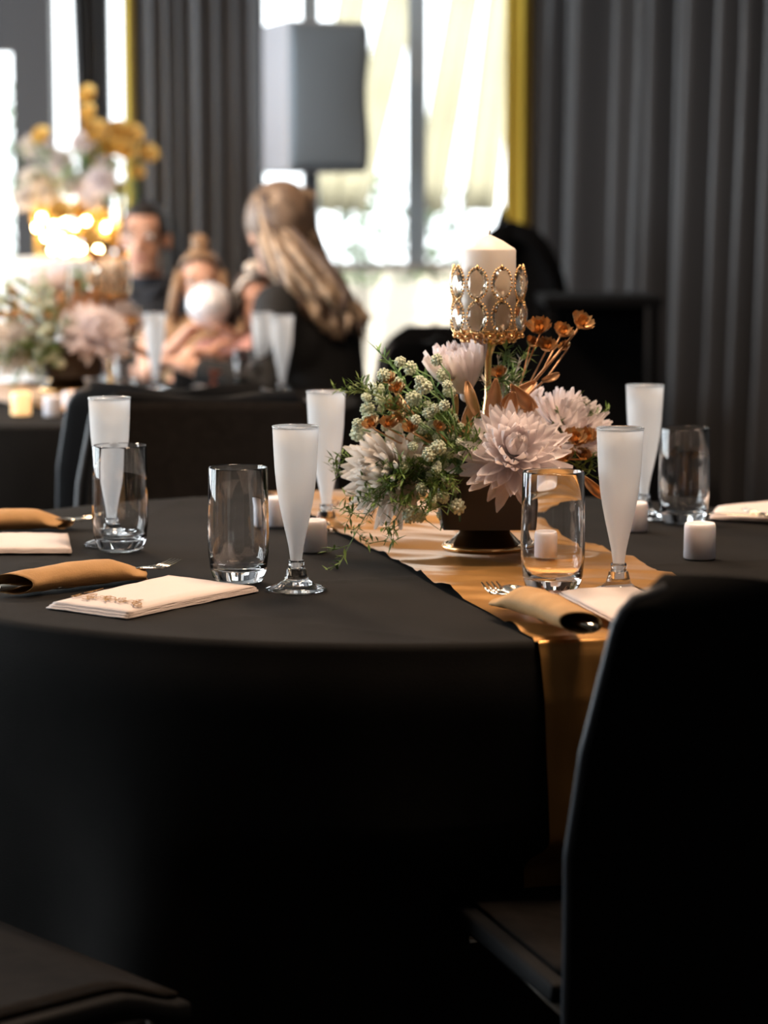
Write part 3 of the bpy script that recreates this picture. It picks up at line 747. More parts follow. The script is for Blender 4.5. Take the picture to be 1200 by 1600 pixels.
def arrangement(label, loc, detail, rz=0):
    t = thing('flower_arrangement', label, 'flowers', loc, rz, 'low flower arrangements'); rnd = random.Random(21)
    K = .000885
    X = lambda px: (px - 757) * K
    Z = lambda py: (860 - py) * K
    # foot, pot
    MB().add(*lathe([(0, 0), (.057, 0), (.0585, .002), (.058, .006), (.050, .010), (.036, .024), (.031, .034), (0, .034)], 40)).build('foot', M_bronze, t)
    MB().add(*lathe([(.0505, .0095), (.056, .004), (.0592, .003), (.0598, .0055), (.0575, .0085)], 40, close=True)).build('foot_rim', M_gold, t)
    def pot(u, v):
        a = 2 * math.pi * u; sq = 1 / max(abs(math.cos(a)), abs(math.sin(a))) ** .82
        r = (.066 + .010 * v) * sq * .93
        return (r * math.cos(a), r * math.sin(a), .034 + .078 * v)
    b_ = MB().add(*grid(pot, 64, 6)); b_.add([(0, 0, .034)] + [pot(i / 64, 0) for i in range(64)], [(0, 1 + (i + 1) % 64, 1 + i) for i in range(64)])
    b_.add([(0, 0, .104)] + [(pot(i / 64, 1)[0] * .93, pot(i / 64, 1)[1] * .93, .104) for i in range(64)], [(0, 1 + i, 1 + (i + 1) % 64) for i in range(64)])
    b_.add([pot(i / 64, 1) for i in range(64)] + [(pot(i / 64, 1)[0] * .93, pot(i / 64, 1)[1] * .93, .104) for i in range(64)],
           [(i, (i + 1) % 64, 64 + (i + 1) % 64, 64 + i) for i in range(64)])
    b_.build('pot', M_pot, t)
    J = not detail
    # chrysanthemums
    fl = [((X(797), -.085, Z(705)), (.05, -.80, .55), .078, 7, 2, 0, 'open white chrysanthemum at the front of the pot'),
          ((X(886), .03, Z(680)), (.45, -.45, .85), .068, 7, 3, .22, 'white chrysanthemum at the right of the pot'),
          ((X(612), -.035, Z(735)), (-.65, -.72, .12), .074, 7, 4, .12, 'blush white chrysanthemum at the left of the pot'),
          ((X(728), .0, Z(622)), (-.28, -.12, 1.0), .082, 6, 5, .70, 'half closed white chrysanthemum below the candle holder'),
          ((X(820), .10, Z(660)), (.2, .8, .7), .055, 5, 6, .1, None)]
    for lo, d, R, rings, sd, cl, lab in fl:
        mum(t, lo, d, R, rings, J, M_petal if sd != 4 else M_petal2, sd, cl, label=lab)
        MB().add(*tube([(0, 0, .10), Vector(lo) * .6 + Vector((0, 0, .04)), lo], [.003, .0025, .0025], 6)).build('flower_stem', M_green2, t)
    # feathery fern
    sp = [((-.03, -.04, .11), (X(560), -.06, Z(600)), .02), ((-.05, -.05, .11), (X(545), -.07, Z(790)), .03), ((-.05, -.07, .11), (X(600), -.10, Z(830)), .03),
          ((-.02, -.05, .13), (X(690), -.07, Z(650)), .02), ((-.02, -.05, .14), (X(720), -.09, Z(700)), .015), ((-.05, -.06, .11), (X(620), -.10, Z(745)), .02),
          ((-.06, -.02, .12), (X(520), .0, Z(745)), .03), ((-.04, -.08, .11), (X(655), -.12, Z(790)), .02), ((-.05, -.06, .11), (X(580), -.10, Z(770)), .03),
          ((-.06, -.06, .10), (X(532), -.10, Z(856)), .05), ((0, .03, .14), (X(815), .04, Z(560)), .01), ((.05, 0, .12), (X(930), .03, Z(650)), .02),
          ((-.06, 0, .12), (X(540), .03, Z(610)), .03), ((.05, -.02, .11), (X(925), -.01, Z(740)), .02)]
    for k, (a, c, sg) in enumerate(sp):
        fern(t, a, c, sg, 26 if detail else 16, .026, M_green if k % 3 else mat('moss green fern', (.13, .19, .04), .6, var=.3, scale=40) if k == 0 else M_green, 40 + k)
    # broad needle sprig (rosemary like) rising at the left, and leafy stems
    for k, (a, c) in enumerate((((-.08, -.02, .18), (X(588), -.02, Z(545))), ((-.05, 0, .2), (X(640), 0, Z(580))), ((.0, -.02, .22), (X(800), -.01, Z(600))), ((.02, 0, .2), (X(790), .02, Z(545))))):
        fern(t, a, c, .008, 44, .021, M_green2, 70 + k, 'leafy_sprig', side=False)
    # pale green florets
    pts = [(660, 600), (640, 575), (690, 585), (668, 640), (650, 690), (682, 690), (660, 665), (690, 720), (672, 735), (700, 745), (690, 765), (676, 780), (655, 800), (640, 795),
           (575, 640), (560, 660), (560, 680), (590, 610), (620, 600), (700, 610), (680, 560), (705, 650), (645, 620), (668, 700), (700, 700), (630, 640), (580, 655), (690, 800), (625, 565), (600, 585), (712, 780)]
    pts += [(rnd.gauss(672, 24), rnd.uniform(590, 770)) for _ in range(34)] + [(rnd.gauss(590, 22), rnd.uniform(600, 670)) for _ in range(10)]
    for k, (px, py) in enumerate(pts):
        y = -.075 + rnd.uniform(-.03, .04) if px > 630 else -.02 + rnd.uniform(-.03, .03)
        lo = (X(px), y, Z(py)); floret_ball(t, lo, .0105 * (rnd.uniform(.75, 1.15) if k < 31 else rnd.uniform(.45, .8)), k)
        if k % 2 == 0: MB().add(*tube([(X(680) * .5, -.03, .12), ((X(px) + X(680) * .5) / 2, y, Z(py) - .02), lo], .0011, 5)).build('floret_stem', M_green2, t)
    for k, (px, py, y) in enumerate(((776, 560, .0), (795, 548, .01), (812, 560, .02), (822, 580, .02), (785, 585, -.01), (805, 600, .0), (770, 600, -.02), (800, 575, -.01), (748, 585, -.02))):
        fern(t, (X(785), .01, Z(680)), (X(px), y, Z(py)), .006, 26, .018, M_green2 if k % 2 else M_whiteleaf, 90 + k, 'leafy_sprig', side=False)
    # copper gold flowers
    gfl = [(843, 525, .03, .018), (852, 552, .02, .015), (876, 530, .04, .015), (904, 517, .04, .018), (828, 545, .03, .011), (886, 551, .04, .010), (608, 597, -.04, .012), (622, 612, -.04, .012), (618, 640, -.04, .014),
           (584, 663, -.07, .013), (607, 663, -.07, .013), (626, 655, -.06, .012), (703, 595, -.02, .017), (680, 664, -.09, .010), (890, 690, -.04, .017), (913, 690, -.02, .016), (880, 715, -.05, .016), (865, 765, -.09, .014), (905, 715, -.03, .012), (780, 590, -.01, .012), (642, 668, -.08, .012)]
    for k, (px, py, y, r) in enumerate(gfl):
        lo = Vector((X(px), y, Z(py))); d = Vector((rnd.uniform(-.5, .5), -.55, .8)); gold_flower(t, lo, d, r * 1.2)
        base = Vector((X(800), .01, Z(640))) if px > 800 and py < 580 else Vector((X(px) * .45, y * .5, .14))
        mid = base.lerp(lo, .55) + Vector((.004 * (k % 3 - 1), 0, -.006))
        MB().add(*tube([base, mid, lo - d.normalized() * r * .1], [.0016, .0013, .0011], 6)).build('gold_stem', M_goldleaf, t)
    MB().add(*tube([(X(770), 0, Z(690)), (X(812), .015, Z(625)), (X(860), .03, Z(570)), (X(902), .04, Z(522))], [.003, .0026, .002, .0015], 7)).build('gold_branch', M_goldleaf, t)
    lv = [((762, 700, -.03), (772, 590, -.045), .024), ((775, 640, -.01), (835, 598, .0), .018), ((720, 690, -.03), (738, 620, -.03), .017), ((835, 640, .0), (795, 600, -.02), .02), ((815, 690, -.02), (822, 615, -.01), .02),
          ((905, 740, -.05), (945, 775, -.04), .014), ((700, 680, -.04), (712, 615, -.04), .010), ((845, 598, .01), (872, 588, .02), .010), ((850, 730, -.06), (868, 690, -.06), .016), ((745, 650, -.04), (728, 595, -.03), .016), ((790, 660, -.03), (800, 612, -.03), .018)]
    for k, (a, c, wd) in enumerate(lv):
        leaf_obj(t, (X(a[0]), a[2], Z(a[1])), (X(c[0]), c[2], Z(c[1])), wd, M_goldleaf, .008 * (1 if k % 2 else -1))
    return t
fx = onz(757, 858, ONR); arrangement('flower arrangement of white chrysanthemums and gold sprays on the front table', (fx.x, fx.y, ONR), True)

# crystal candle holder on a gold stem
bead_me = None
def crystal_parts():
    global bead_me, cry_me
    b_ = MB(); n = 26
    for i in range(n):
        a = 2 * math.pi * i / n; b_.add(*sphere((.0148 * math.cos(a), 0, .0215 * math.sin(a)), .0018, 6, 5))
    bead_me = b_.mesh('bead_ring', M_gold)
    bm = bmesh.new(); bmesh.ops.create_icosphere(bm, subdivisions=2, radius=1)
    for v in bm.verts: v.co = Vector((v.co.x * .0138, v.co.y * .0060, v.co.z * .0205))
    cry_me = bpy.data.meshes.new('crystal'); bm.to_mesh(cry_me); bm.free(); cry_me.materials.append(M_crystal)
crystal_parts()
def candle_holder(label, loc, h_stem, rot=0):
    t = thing('candle_holder', label, 'candle holder', loc, rot, 'crystal candle holders')
    zc = h_stem
    MB().add(*lathe([(0, 0), (.016, 0), (.016, .004), (.006, .010), (.0045, .03), (.0075, zc * .45), (.0045, zc * .55), (.005, zc - .03), (.010, zc - .016), (.022, zc - .006), (.040, zc), (.046, zc + .004), (.046, zc + .007), (0, zc + .007)], 32)).build('stem', M_gold, t)
    fil = MB()
    for i in range(18):
        a = 2 * math.pi * i / 18
        fil.add(*tube([(.020 * math.cos(a), .020 * math.sin(a), zc - .012), (.042 * math.cos(a), .042 * math.sin(a), zc - .004), (.050 * math.cos(a), .050 * math.sin(a), zc + .008)], .0016, 6))
        fil.add(*sphere((.047 * math.cos(a + .17), .047 * math.sin(a + .17), zc - .001), .0034, 6, 5))
        fil.add(*sphere((.036 * math.cos(a), .036 * math.sin(a), zc - .008), .0030, 6, 5))
    fil.build('filigree_cup', M_gold, t)
    for tier in range(2):
        for i in range(9):
            a = 2 * math.pi * (i + .03) / 9 + math.radians(-22 - 90)
            z = zc + .026 + tier * .0455
            Mx = Matrix.Translation((.0485 * math.cos(a), .0485 * math.sin(a), z)) @ Matrix.Rotation(a - math.pi / 2, 4, 'Z')
            c = link('crystal', cry_me, t, Mx); link('bead_ring', bead_me, c)
    for zz in (zc + .049, zc + .094):
        r_ = MB()
        for i in range(9):
            a0 = 2 * math.pi * (i + .03) / 9 + math.radians(-112)
            r_.add(*sphere((.0485 * math.cos(a0), .0485 * math.sin(a0), zz), .0028, 6, 5))
        r_.build('joint_beads', M_gold, t)['kind'] = 'stuff'
    return t
def pillar(label, loc, r=.0375, h=.125):
    t = thing('pillar_candle', label, 'candle', loc, 0, 'white pillar candles')
    MB().add(*lathe([(0, 0), (r - .001, 0), (r, .001), (r, h - .022), (r - .0015, h - .0195), (r * .5, h - .0085), (.003, h - .001), (0, h)], 40)).build('wax', M_wax, t)
    MB().add(*tube([(0, 0, h - .003), (.0006, 0, h + .003), (.0012, 0, h + .006)], .0013, 6)).build('wick', M_wick, t)
    return t
hz = .104 + ONR
hp = (fx.x + .005, fx.y + .03, hz)
candle_holder('gold candle holder with two tiers of oval crystals among the front flowers', hp, .190)
pillar('white pillar candle standing in the crystal holder on the front table', (hp[0], hp[1], hz + .1975), .0375, .130)
# clear acrylic gems scattered by the fern
gem = bpy.data.meshes.new('gem'); bm = bmesh.new(); bmesh.ops.create_icosphere(bm, subdivisions=1, radius=.009)
for v in bm.verts: v.co.z *= .7
bm.to_mesh(gem); bm.free(); gem.materials.append(M_crystal)
for k, (px, py) in enumerate(((523, 786), (588, 796), (577, 802))):
    o = link('acrylic_gem', gem); o.location = at(px, py, ONR + .0075); tag(o, ['clear gem by the flute left of the flowers', 'clear gem under the fern, the farther of two', 'clear gem under the fern, the nearer of two'][k], 'gem', 'clear table gems')

# ------------------------------------------------------------------ rear table
arr2 = arrangement('flower arrangement on the rear table, blurred at left', (-.80, 6.10, ONR + .012), False, .4)
arr2.scale = (1.2, 1.2, 1.1)
for k, (px, lab) in enumerate(((75, 'left'), (170, 'right'))):
    p = ony(px, 600, 6.12)
    candle_holder('crystal candle holder at the %s of the rear flower arrangement' % lab, (p.x, 6.16 + .02 * k, .765), .245 if k else .225, .3)
    pillar('white pillar candle in the %s crystal holder of the rear table' % lab, (p.x, 6.16 + .02 * k, .765 + (.2525 if k else .2325)), .0375, .09)
def rear(px, py): return at(px, py, ONC)
votive(rear(33, 648), 'glowing orange candle on the rear table', True, s=1.35, short=True)
votive(rear(82, 650), 'unlit white candle beside the glowing one on the rear table', s=1.2)
votive(rear(110, 640), 'unlit white candle on the rear runner', s=1.1)
for k, (px, py, lab) in enumerate(((243, 612, 'beside the flowers of the rear table'), (411, 610, 'on the rear table, middle one before the woman'),
                                   (441, 618, 'on the rear table nearest the woman'), (240, 575, 'on the rear table in front of the man'))):
    flute(rear(px, py), 'frosted champagne flute ' + lab, 1.0 if k < 3 else .8)
for k, (px, py, lab) in enumerate(((196, 618, 'left of the flute by the rear flowers'), (382, 612, 'before the woman on the rear table'))):
    tumbler(rear(px, py), 'clear tumbler ' + lab, .75)
for k, (px, py) in enumerate(((150, 612),)):
    tumbler(rear(px, py), 'clear tumbler under the rear flower arrangement', .75)
cup = thing('dessert_cup', 'reddish brown cup on the rear table beyond the chair', 'cup', rear(343, 610))
MB().add(*lathe([(0, 0), (.024, 0), (.026, .002), (.031, .055), (.032, .056), (.030, .056), (.025, .006), (0, .005)], 28)).build('body', mat('terracotta glaze', (.20, .055, .03), .4), cup)
bx_ = tag(bevel(MB().add(*box(-.10, .07, -.06, .06, 0, .065)).build('gift_box', mat('black card', (.01, .01, .011), .5), smooth=False), .004), 'black box on the rear table behind the reddish cup', 'box')
bx_.location = rear(330, 602)
napkin('cream paper napkin on the rear table at right', [q(446, 652), q(492, 652), q(500, 640), q(450, 640)], ONC, 3)
napkin('cream paper napkin on the rear table before the child', [q(300, 606), q(360, 606), q(366, 598), q(310, 598)], ONC, 3)

# white draped stand with the tall gold arrangement, far left
M_white = mat('white cloth', (.80, .79, .78), .8, sheen=.1)
wt = Vector((ony(96, 400, 8.85).x, 8.85, 0)); wh = ony(96, 403, 8.85).z
def wdr(u, v):
    a = 2 * math.pi * u
    if v < .3: r = .27 * v / .3; return (r * math.cos(a), r * math.sin(a), wh)
    t_ = (v - .3) / .7; r = .27 + .05 * t_ * (1 + .8 * math.sin(9 * a)) + .004; return (r * math.cos(a), r * math.sin(a), wh - .01 - (wh - .02) * t_)
o = tag(MB().add(*grid(wdr, 120, 24)).build('draped_pedestal', M_white), 'white draped pedestal table by the glazed door', 'table'); o.location = (wt.x, wt.y, 0)
ta = thing('tall_arrangement', 'tall gold stand crowned with white and gold flowers', 'flowers', (wt.x + .05, wt.y, wh + .003))
K2 = 8.85 / F
tx = lambda px: (px - (600 + (wt.x + .05) / K2)) * K2
tz = lambda py: ony(600, py, 8.85).z - wh - .003
M_gold2 = mat('gold painted metal', (.75, .50, .15), .35, .8)
for px in (62, 190):
    MB().add(*tube([(tx(px), 0, .006), (tx(px), 0, tz(285))], .011, 10)).build('post', M_gold2, ta)
for z_ in (.006, tz(285)):
    MB().add(*tube([(tx(62), -.012, z_), (tx(190), -.012, z_)], .008, 8)).build('cross_bar', M_gold2, ta)
rnd = random.Random(5)
fls = [(100, 255, .06, 0), (75, 235, .05, 0), (120, 290, .06, 0), (165, 285, .065, 0), (170, 260, .05, 0), (55, 230, .05, 1), (135, 225, .05, 0), (60, 280, .055, 1), (50, 310, .055, 1), (150, 310, .05, 0), (85, 305, .05, 1)]
for k, (px, py, r, c_) in enumerate(fls):
    mum(ta, (tx(px), rnd.uniform(-.1, .02), tz(py)), (rnd.uniform(-.5, .5), -1, .4), r, 5, True, M_petal2 if c_ else M_petal, k, .1, 'white_flower')
M_yg = mat('gold silk petals', (.88, .60, .20), .6, .1, var=.2, scale=30)
gf2 = gf_me.copy(); gf2.materials.clear(); gf2.materials.append(M_yg)
for k, (px, py, r) in enumerate([(145, 152, .05), (147, 180, .045), (150, 205, .05), (165, 212, .06), (185, 208, .055), (210, 215, .055), (200, 240, .06), (235, 245, .05), (215, 272, .04), (180, 235, .06), (195, 300, .04), (80, 218, .05),
                                 (75, 345, .06), (105, 335, .06), (135, 335, .06), (160, 350, .06), (180, 365, .05), (95, 365, .06), (125, 370, .06), (70, 372, .05), (150, 378, .05), (188, 385, .04)]):
    y = rnd.uniform(-.09, .06)
    oo = link('gold_flower', gf2, ta, frame_z((rnd.uniform(-.5, .5), -1, .5), (tx(px), y, tz(py)), k) @ Matrix.Scale(r * .92, 4))
MB().add(*tube([(tx(150), 0, tz(290)), (tx(150), 0, tz(220)), (tx(145), 0, tz(150))], .005, 6)).build('gold_stem', M_gold2, ta)
for k in range(14):
    fern(ta, (tx(130), 0, tz(285)), (tx(rnd.uniform(30, 235)), rnd.uniform(-.15, .1), tz(rnd.uniform(215, 330))), .03, 12, .05, M_green2, 300 + k)
M_bulb = mat('fairy light', (1, .8, .5), .4, emit=(1.0, .72, .36), estr=60)  # bulbs added to give the gold flowers their bright glow
bulb_me = MB().add(*sphere((0, 0, 0), .011, 10, 8)).mesh('fairy_light', M_bulb)
for k, (px, py) in enumerate([(75, 340), (92, 352), (108, 345), (125, 352), (142, 345), (100, 372), (120, 378), (80, 370), (150, 370), (135, 388), (160, 390), (65, 355), (110, 392), (90, 390), (172, 355)]):
    o = link('fairy_light', bulb_me, ta); o.location = (tx(px), -.10 + .02 * (k % 3), tz(py))

# ------------------------------------------------------------------ black round backed chair and high table at the right
M_bv = mat('black velvet', (.004, .004, .0045), .85, spec=.08)
rc = thing('round_back_chair', 'black rounded armchair by the right curtain behind the candle', 'chair', (ony(812, 345, 7.9).x, 7.9, 0), math.radians(12))
topz = ony(812, 345, 7.9).z
def rb(u, v):
    s = u * 2 - 1; w_ = .20 * math.sqrt(max(0, 1 - (max(0, v - .55) / .45) ** 2)) if v > .55 else .20
    z = .40 + (topz - .40) * v
    return (s * w_ , .22 - .14 * s * s, z)
bevel(MB().add(*shell(rb, 24, 36, .06)).build('backrest', M_bv, rc), .01, 2)
bevel(MB().add(*box(-.24, .24, -.28, .24, .28, .44)).build('seat', M_bv, rc, smooth=False), .04, 3)
for s in (-1, 1):
    bevel(MB().add(*box(s * .30 - .05, s * .30 + .05, -.28, .22, .12, .66)).build('armrest', M_bv, rc, smooth=False), .045, 4)
    for y in (-.22, .18): MB().add(*tube([(s * .26, y, .30), (s * .28, y, .0)], [.018, .012], 8)).build('leg', M_dkframe, rc)
lo = thing('lounge_chair', 'low black padded chair left of the rounded armchair', 'chair', (ony(690, 515, 7.2).x, 7.2, 0), .2)
lz = ony(690, 515, 7.2).z
def lb(u, v):
    s = u * 2 - 1; w_ = .17 if v < .7 else .17 * math.sqrt(max(0, 1 - ((v - .7) / .3) ** 2 * .8)); return (s * w_, .1 + .08 * v, .40 + (lz - .40) * v)
bevel(MB().add(*shell(lb, 16, 20, .05)).build('backrest', M_bv, lo), .01, 2)
bevel(MB().add(*box(-.17, .17, -.25, .15, .33, .43)).build('seat', M_bv, lo, smooth=False), .03, 3)
for sx in (-1, 1):
    for y in (-.2, .12): MB().add(*tube([(sx * .14, y, .34), (sx * .15, y, 0)], .012, 8)).build('leg', M_dkframe, lo)
ht = thing('high_table', 'black high table standing against the right curtain', 'table', (ony(950, 465, 7.15).x, 7.15, 0))
hzz = ony(950, 460, 7.15).z
bevel(MB().add(*box(-.20, .135, -.22, .2, hzz - .03, hzz)).build('tabletop', M_bv, ht, smooth=False), .004)
for sx in (-.18, .115):
    for y in (-.2, .18): MB().add(*box(sx - .014, sx + .014, y - .014, y + .014, 0, hzz - .03)).build('leg', M_bv, ht, smooth=False)
bevel(MB().add(*box(-.165, .10, .17, .19, .1, hzz - .03)).build('modesty_panel', M_bv, ht, smooth=False), .004)

# ------------------------------------------------------------------ people
def ball_chain(chains, voxel, m, name, parent, smooth=6):
    """chains: lists of (point, radius) joined by tapered limbs; ('e', centre, radii, rotation) are ellipsoids; one continuous skin"""
    b_ = MB()
    for ch in chains:
        if ch[0] == 'e':
            _, c, r, R_ = ch; b_.add(*sphere((0, 0, 0), 1, 20, 14), M=Matrix.Translation(Vector(c)) @ R_.to_4x4() @ Matrix.Diagonal((*r, 1))); continue
        for i, (p, r) in enumerate(ch): b_.add(*sphere(tuple(p), r, 14, 10))
        for i in range(len(ch) - 1):
            b_.add(*tube([ch[i][0], Vector(ch[i][0]).lerp(Vector(ch[i + 1][0]), .5), ch[i + 1][0]], [ch[i][1], (ch[i][1] + ch[i + 1][1]) / 2, ch[i + 1][1]], 14))
    o = b_.build(name, m, parent)
    r_ = o.modifiers.new('remesh', 'REMESH'); r_.mode = 'VOXEL'; r_.voxel_size = voxel; r_.use_smooth_shade = True
    if smooth:
        s_ = o.modifiers.new('smooth', 'SMOOTH'); s_.iterations = smooth; s_.factor = .5
    return o
def elbow(sh, ha, l1, l2, hint):
    d = ha - sh; L = min(d.length, (l1 + l2) * .995); d.normalize()
    a = (l1 * l1 - l2 * l2 + L * L) / (2 * L); h = math.sqrt(max(0, l1 * l1 - a * a))
    hv = (hint - d * hint.dot(d)).normalized(); return sh + d * a + hv * h
def person(label, loc, rz, s, lean, hands, look, skin, cloth, cloth_name, hair, sleeve='long', bottom=None, female=False, side=0.0, stand=None):
    """seated figure facing local +Y; hands = two world points; look = (yaw, pitch) of the head"""
    t = thing('person', label, 'person', loc, rz); inv = (Matrix.Translation(loc) @ Matrix.Rotation(rz, 4, 'Z')).inverted()
    V = Vector
    hip = V((0, 0, stand or .455 + .085 * s)); up = (Matrix.Rotation(-lean, 3, 'X') @ Matrix.Rotation(side, 3, 'Y')) @ V((0, 0, 1))
    side_v = V((1, 0, 0))
    waist = hip + up * .17 * s; chest = hip + up * .31 * s; nb_ = hip + up * .445 * s
    sw = (.155 if female else .185) * s
    shl = [nb_ + side_v * (-sw) - up * .045 * s, nb_ + side_v * sw - up * .045 * s]
    hd = hip + up * .60 * s + V((0, .025 * s, 0))
    Rh = Matrix.Rotation(look[0], 3, 'Z') @ Matrix.Rotation(look[1], 3, 'X')
    H = lambda x, y, z: hd + Rh @ (V((x, y, z)) * s)
    body = []; shirt = []; trous = []
    torso = [(hip, .135 * s), (waist, .115 * s), (chest, .125 * s), (nb_ - up * .05 * s, .085 * s)]
    body += [torso, [(hip + side_v * .07 * s, .1 * s), (hip - side_v * .07 * s, .1 * s)], [(chest - side_v * .07 * s, .095 * s), (chest + side_v * .07 * s, .095 * s)],
             [(shl[0], .055 * s), (nb_ - up * .02 * s, .06 * s), (shl[1], .055 * s)], [(nb_ - up * .03 * s, .055 * s), (nb_ + up * .05 * s, .05 * s), (H(0, 0, -.02), .05 * s)]]
    k = 1.10
    shirt += [[(p, r * k + .006) for p, r in torso], [(hip + side_v * .07 * s, .105 * s), (hip - side_v * .07 * s, .105 * s)], [(chest - side_v * .07 * s, .106 * s), (chest + side_v * .07 * s, .106 * s)],
              [(shl[0], .064 * s), (nb_ - up * .03 * s, .066 * s), (shl[1], .064 * s)]]
    # head
    body += [('e', H(0, -.012, .025), (.074 * s, .092 * s, .088 * s), Rh), ('e', H(0, .022, -.035), (.058 * s, .068 * s, .078 * s), Rh),
             [(H(0, .088, .005), .009 * s), (H(0, .104, -.028), .014 * s)], [(H(0, .070, -.092), .022 * s), (H(.02, .062, -.088), .022 * s), (H(-.02, .062, -.088), .022 * s)],
             [(H(-.032, .068, .022), .018 * s), (H(.032, .068, .022), .018 * s)],
             ('e', H(-.078, -.008, -.012), (.010 * s, .020 * s, .030 * s), Rh), ('e', H(.078, -.008, -.012), (.010 * s, .020 * s, .030 * s), Rh),
             [(H(-.020, .085, -.062), .009 * s), (H(.020, .085, -.062), .009 * s)]]
    for i, sg in enumerate((-1, 1)):
        hw = inv @ V(hands[i]); l1, l2 = .285 * s, .25 * s
        e = elbow(shl[i], hw, l1, l2, V((sg * .7, -.35, -.75)))
        dv = (hw - e).normalized(); palm = e + dv * (l2 + .02 * s) if (hw - shl[i]).length > (l1 + l2) else hw
        wr = palm - dv * .05 * s
        body += [[(shl[i], .052 * s), (shl[i].lerp(e, .5), .046 * s), (e, .038 * s), (e.lerp(wr, .4), .037 * s), (wr, .025 * s)]]
        sx = dv.cross(V((0, 0, 1))).normalized(); dn = sx.cross(dv).normalized()
        body += [[(wr, .022 * s), (palm - dv * .02 * s + sx * .014 * s, .020 * s), (palm + dv * .02 * s + sx * .018 * s, .015 * s)],
                 [(wr, .022 * s), (palm - dv * .02 * s - sx * .014 * s, .020 * s), (palm + dv * .02 * s - sx * .018 * s, .015 * s)]]
        for q_, (off, ln) in enumerate(((-.030, .060), (-.0105, .072), (.0095, .068), (.029, .052))):
            b0 = palm + dv * .025 * s + sx * off * s; b1 = b0 + (dv * .8 - dn * .28) * ln * .5 * s; b2 = b1 + (dv * .45 - dn * .8) * ln * .5 * s
            body += [[(b0, .0095 * s), (b1, .0085 * s), (b2, .0070 * s)]]
        b0 = palm - dv * .015 * s - sx * sg * .030 * s; b1 = b0 + (dv * .6 - sx * sg * .7) * .032 * s; b2 = b1 + (dv * .9 - sx * sg * .2) * .026 * s
        body += [[(b0, .012 * s), (b1, .0095 * s), (b2, .0080 * s)]]
        if sleeve == 'long': shirt += [[(shl[i], .066 * s), (shl[i].lerp(e, .5), .056 * s), (e, .048 * s), (e.lerp(wr, .5), .044 * s), (e.lerp(wr, .88), .036 * s)]]
        elif sleeve == 'short': shirt += [[(shl[i], .066 * s), (shl[i].lerp(e, .45), .058 * s), (shl[i].lerp(e, .62), .055 * s)]]
        else: shirt += [[(shl[i], .058 * s), (shl[i].lerp(e, .12), .056 * s)]]
        kn = hip + V((sg * .10 * s, .40 * s, .0)); an = V((sg * .10 * s, .40 * s, .07)); toe = V((sg * .10 * s, .52 * s, .035))
        if stand: kn = V((sg * .075 * s, .015, stand * .53)); an = V((sg * .075 * s, -.01, .055)); toe = an + V((0, .10 * s, -.028))
        leg = [(hip + V((sg * .075 * s, .02, -.01)), .088 * s), (hip.lerp(kn, .6) + V((sg * .03 * s, 0, 0)), .072 * s), (kn, .056 * s), (kn.lerp(an, .35), .05 * s), (an, .033 * s)]
        body += [leg, [(an, .032 * s), (toe, .026 * s)]]
        trous += [[(p, r * 1.1 + .006) for p, r in leg]]
    ball_chain(body, .0062 * max(.8, s), skin, 'body', t, 4)
    sh_o = ball_chain(shirt, .009, cloth, cloth_name, t, 5)
    ball_chain(trous + [[(hip, .14 * s), (hip + up * .03 * s, .14 * s)]], .011, bottom or cloth, 'trousers' if bottom else 'skirt', t, 5)
    # face
    for sg in (-1, 1):
        ev = MB().add(*sphere((0, 0, 0), 1, 10, 8)).build('eye', M_eyew, t); ev.matrix_local = Matrix.Translation(H(sg * .030, .079, .006)) @ Rh.to_4x4() @ Matrix.Diagonal((.0155 * s, .008 * s, .0085 * s, 1))
        ir = MB().add(*sphere((0, .75, 0), .55, 10, 8)).build('iris', M_iris, ev)
        MB().add(*tube([H(sg * .014, .091, .030), H(sg * .030, .089, .036), H(sg * .048, .079, .031)], [.0035 * s, .0045 * s, .003 * s], 8, flat=.6)).build('eyebrow', hair, t)
    MB().add(*tube([H(-.024, .089, -.064), H(-.010, .096, -.060), H(0, .097, -.062), H(.010, .096, -.060), H(.024, .089, -.064)], [.002 * s, .0045 * s, .005 * s, .0045 * s, .002 * s], 8)).build('lips', M_lip, t)
    return t, H, Rh, hd, V
M_eyew = mat('eye white', (.7, .68, .66), .3); M_iris = mat('dark iris', (.03, .018, .012), .2); M_lip = mat('lips', (.45, .16, .13), .5)
M_sk1 = mat('light brown skin', (.50, .27, .185), .5, spec=.35, sss=.15); M_sk2 = mat('fair warm skin', (.58, .33, .235), .5, spec=.35, sss=.15); M_sk3 = mat('tan skin', (.46, .225, .14), .5, spec=.35, sss=.15)
M_hdark = mat('near black hair', (.018, .013, .011), .5, spec=.4); M_hbr = mat('light brown hair', (.26, .155, .085), .5, spec=.4, var=.3, scale=40)
M_hblo = mat('dark blonde hair', (.33, .235, .155), .45, spec=.5, var=.45, scale=30); M_hroot = mat('brown hair', (.085, .053, .037), .5, spec=.4)
M_navy = mat('dark navy shirt', (.012, .015, .022), .8); M_blk = mat('black knit', (.006, .006, .0065), .85)
M_pink = mat('pink dress', (.62, .31, .26), .8); M_tan = mat('tan top', (.36, .22, .12), .8); M_jean = mat('dark trousers', (.02, .022, .03), .8)
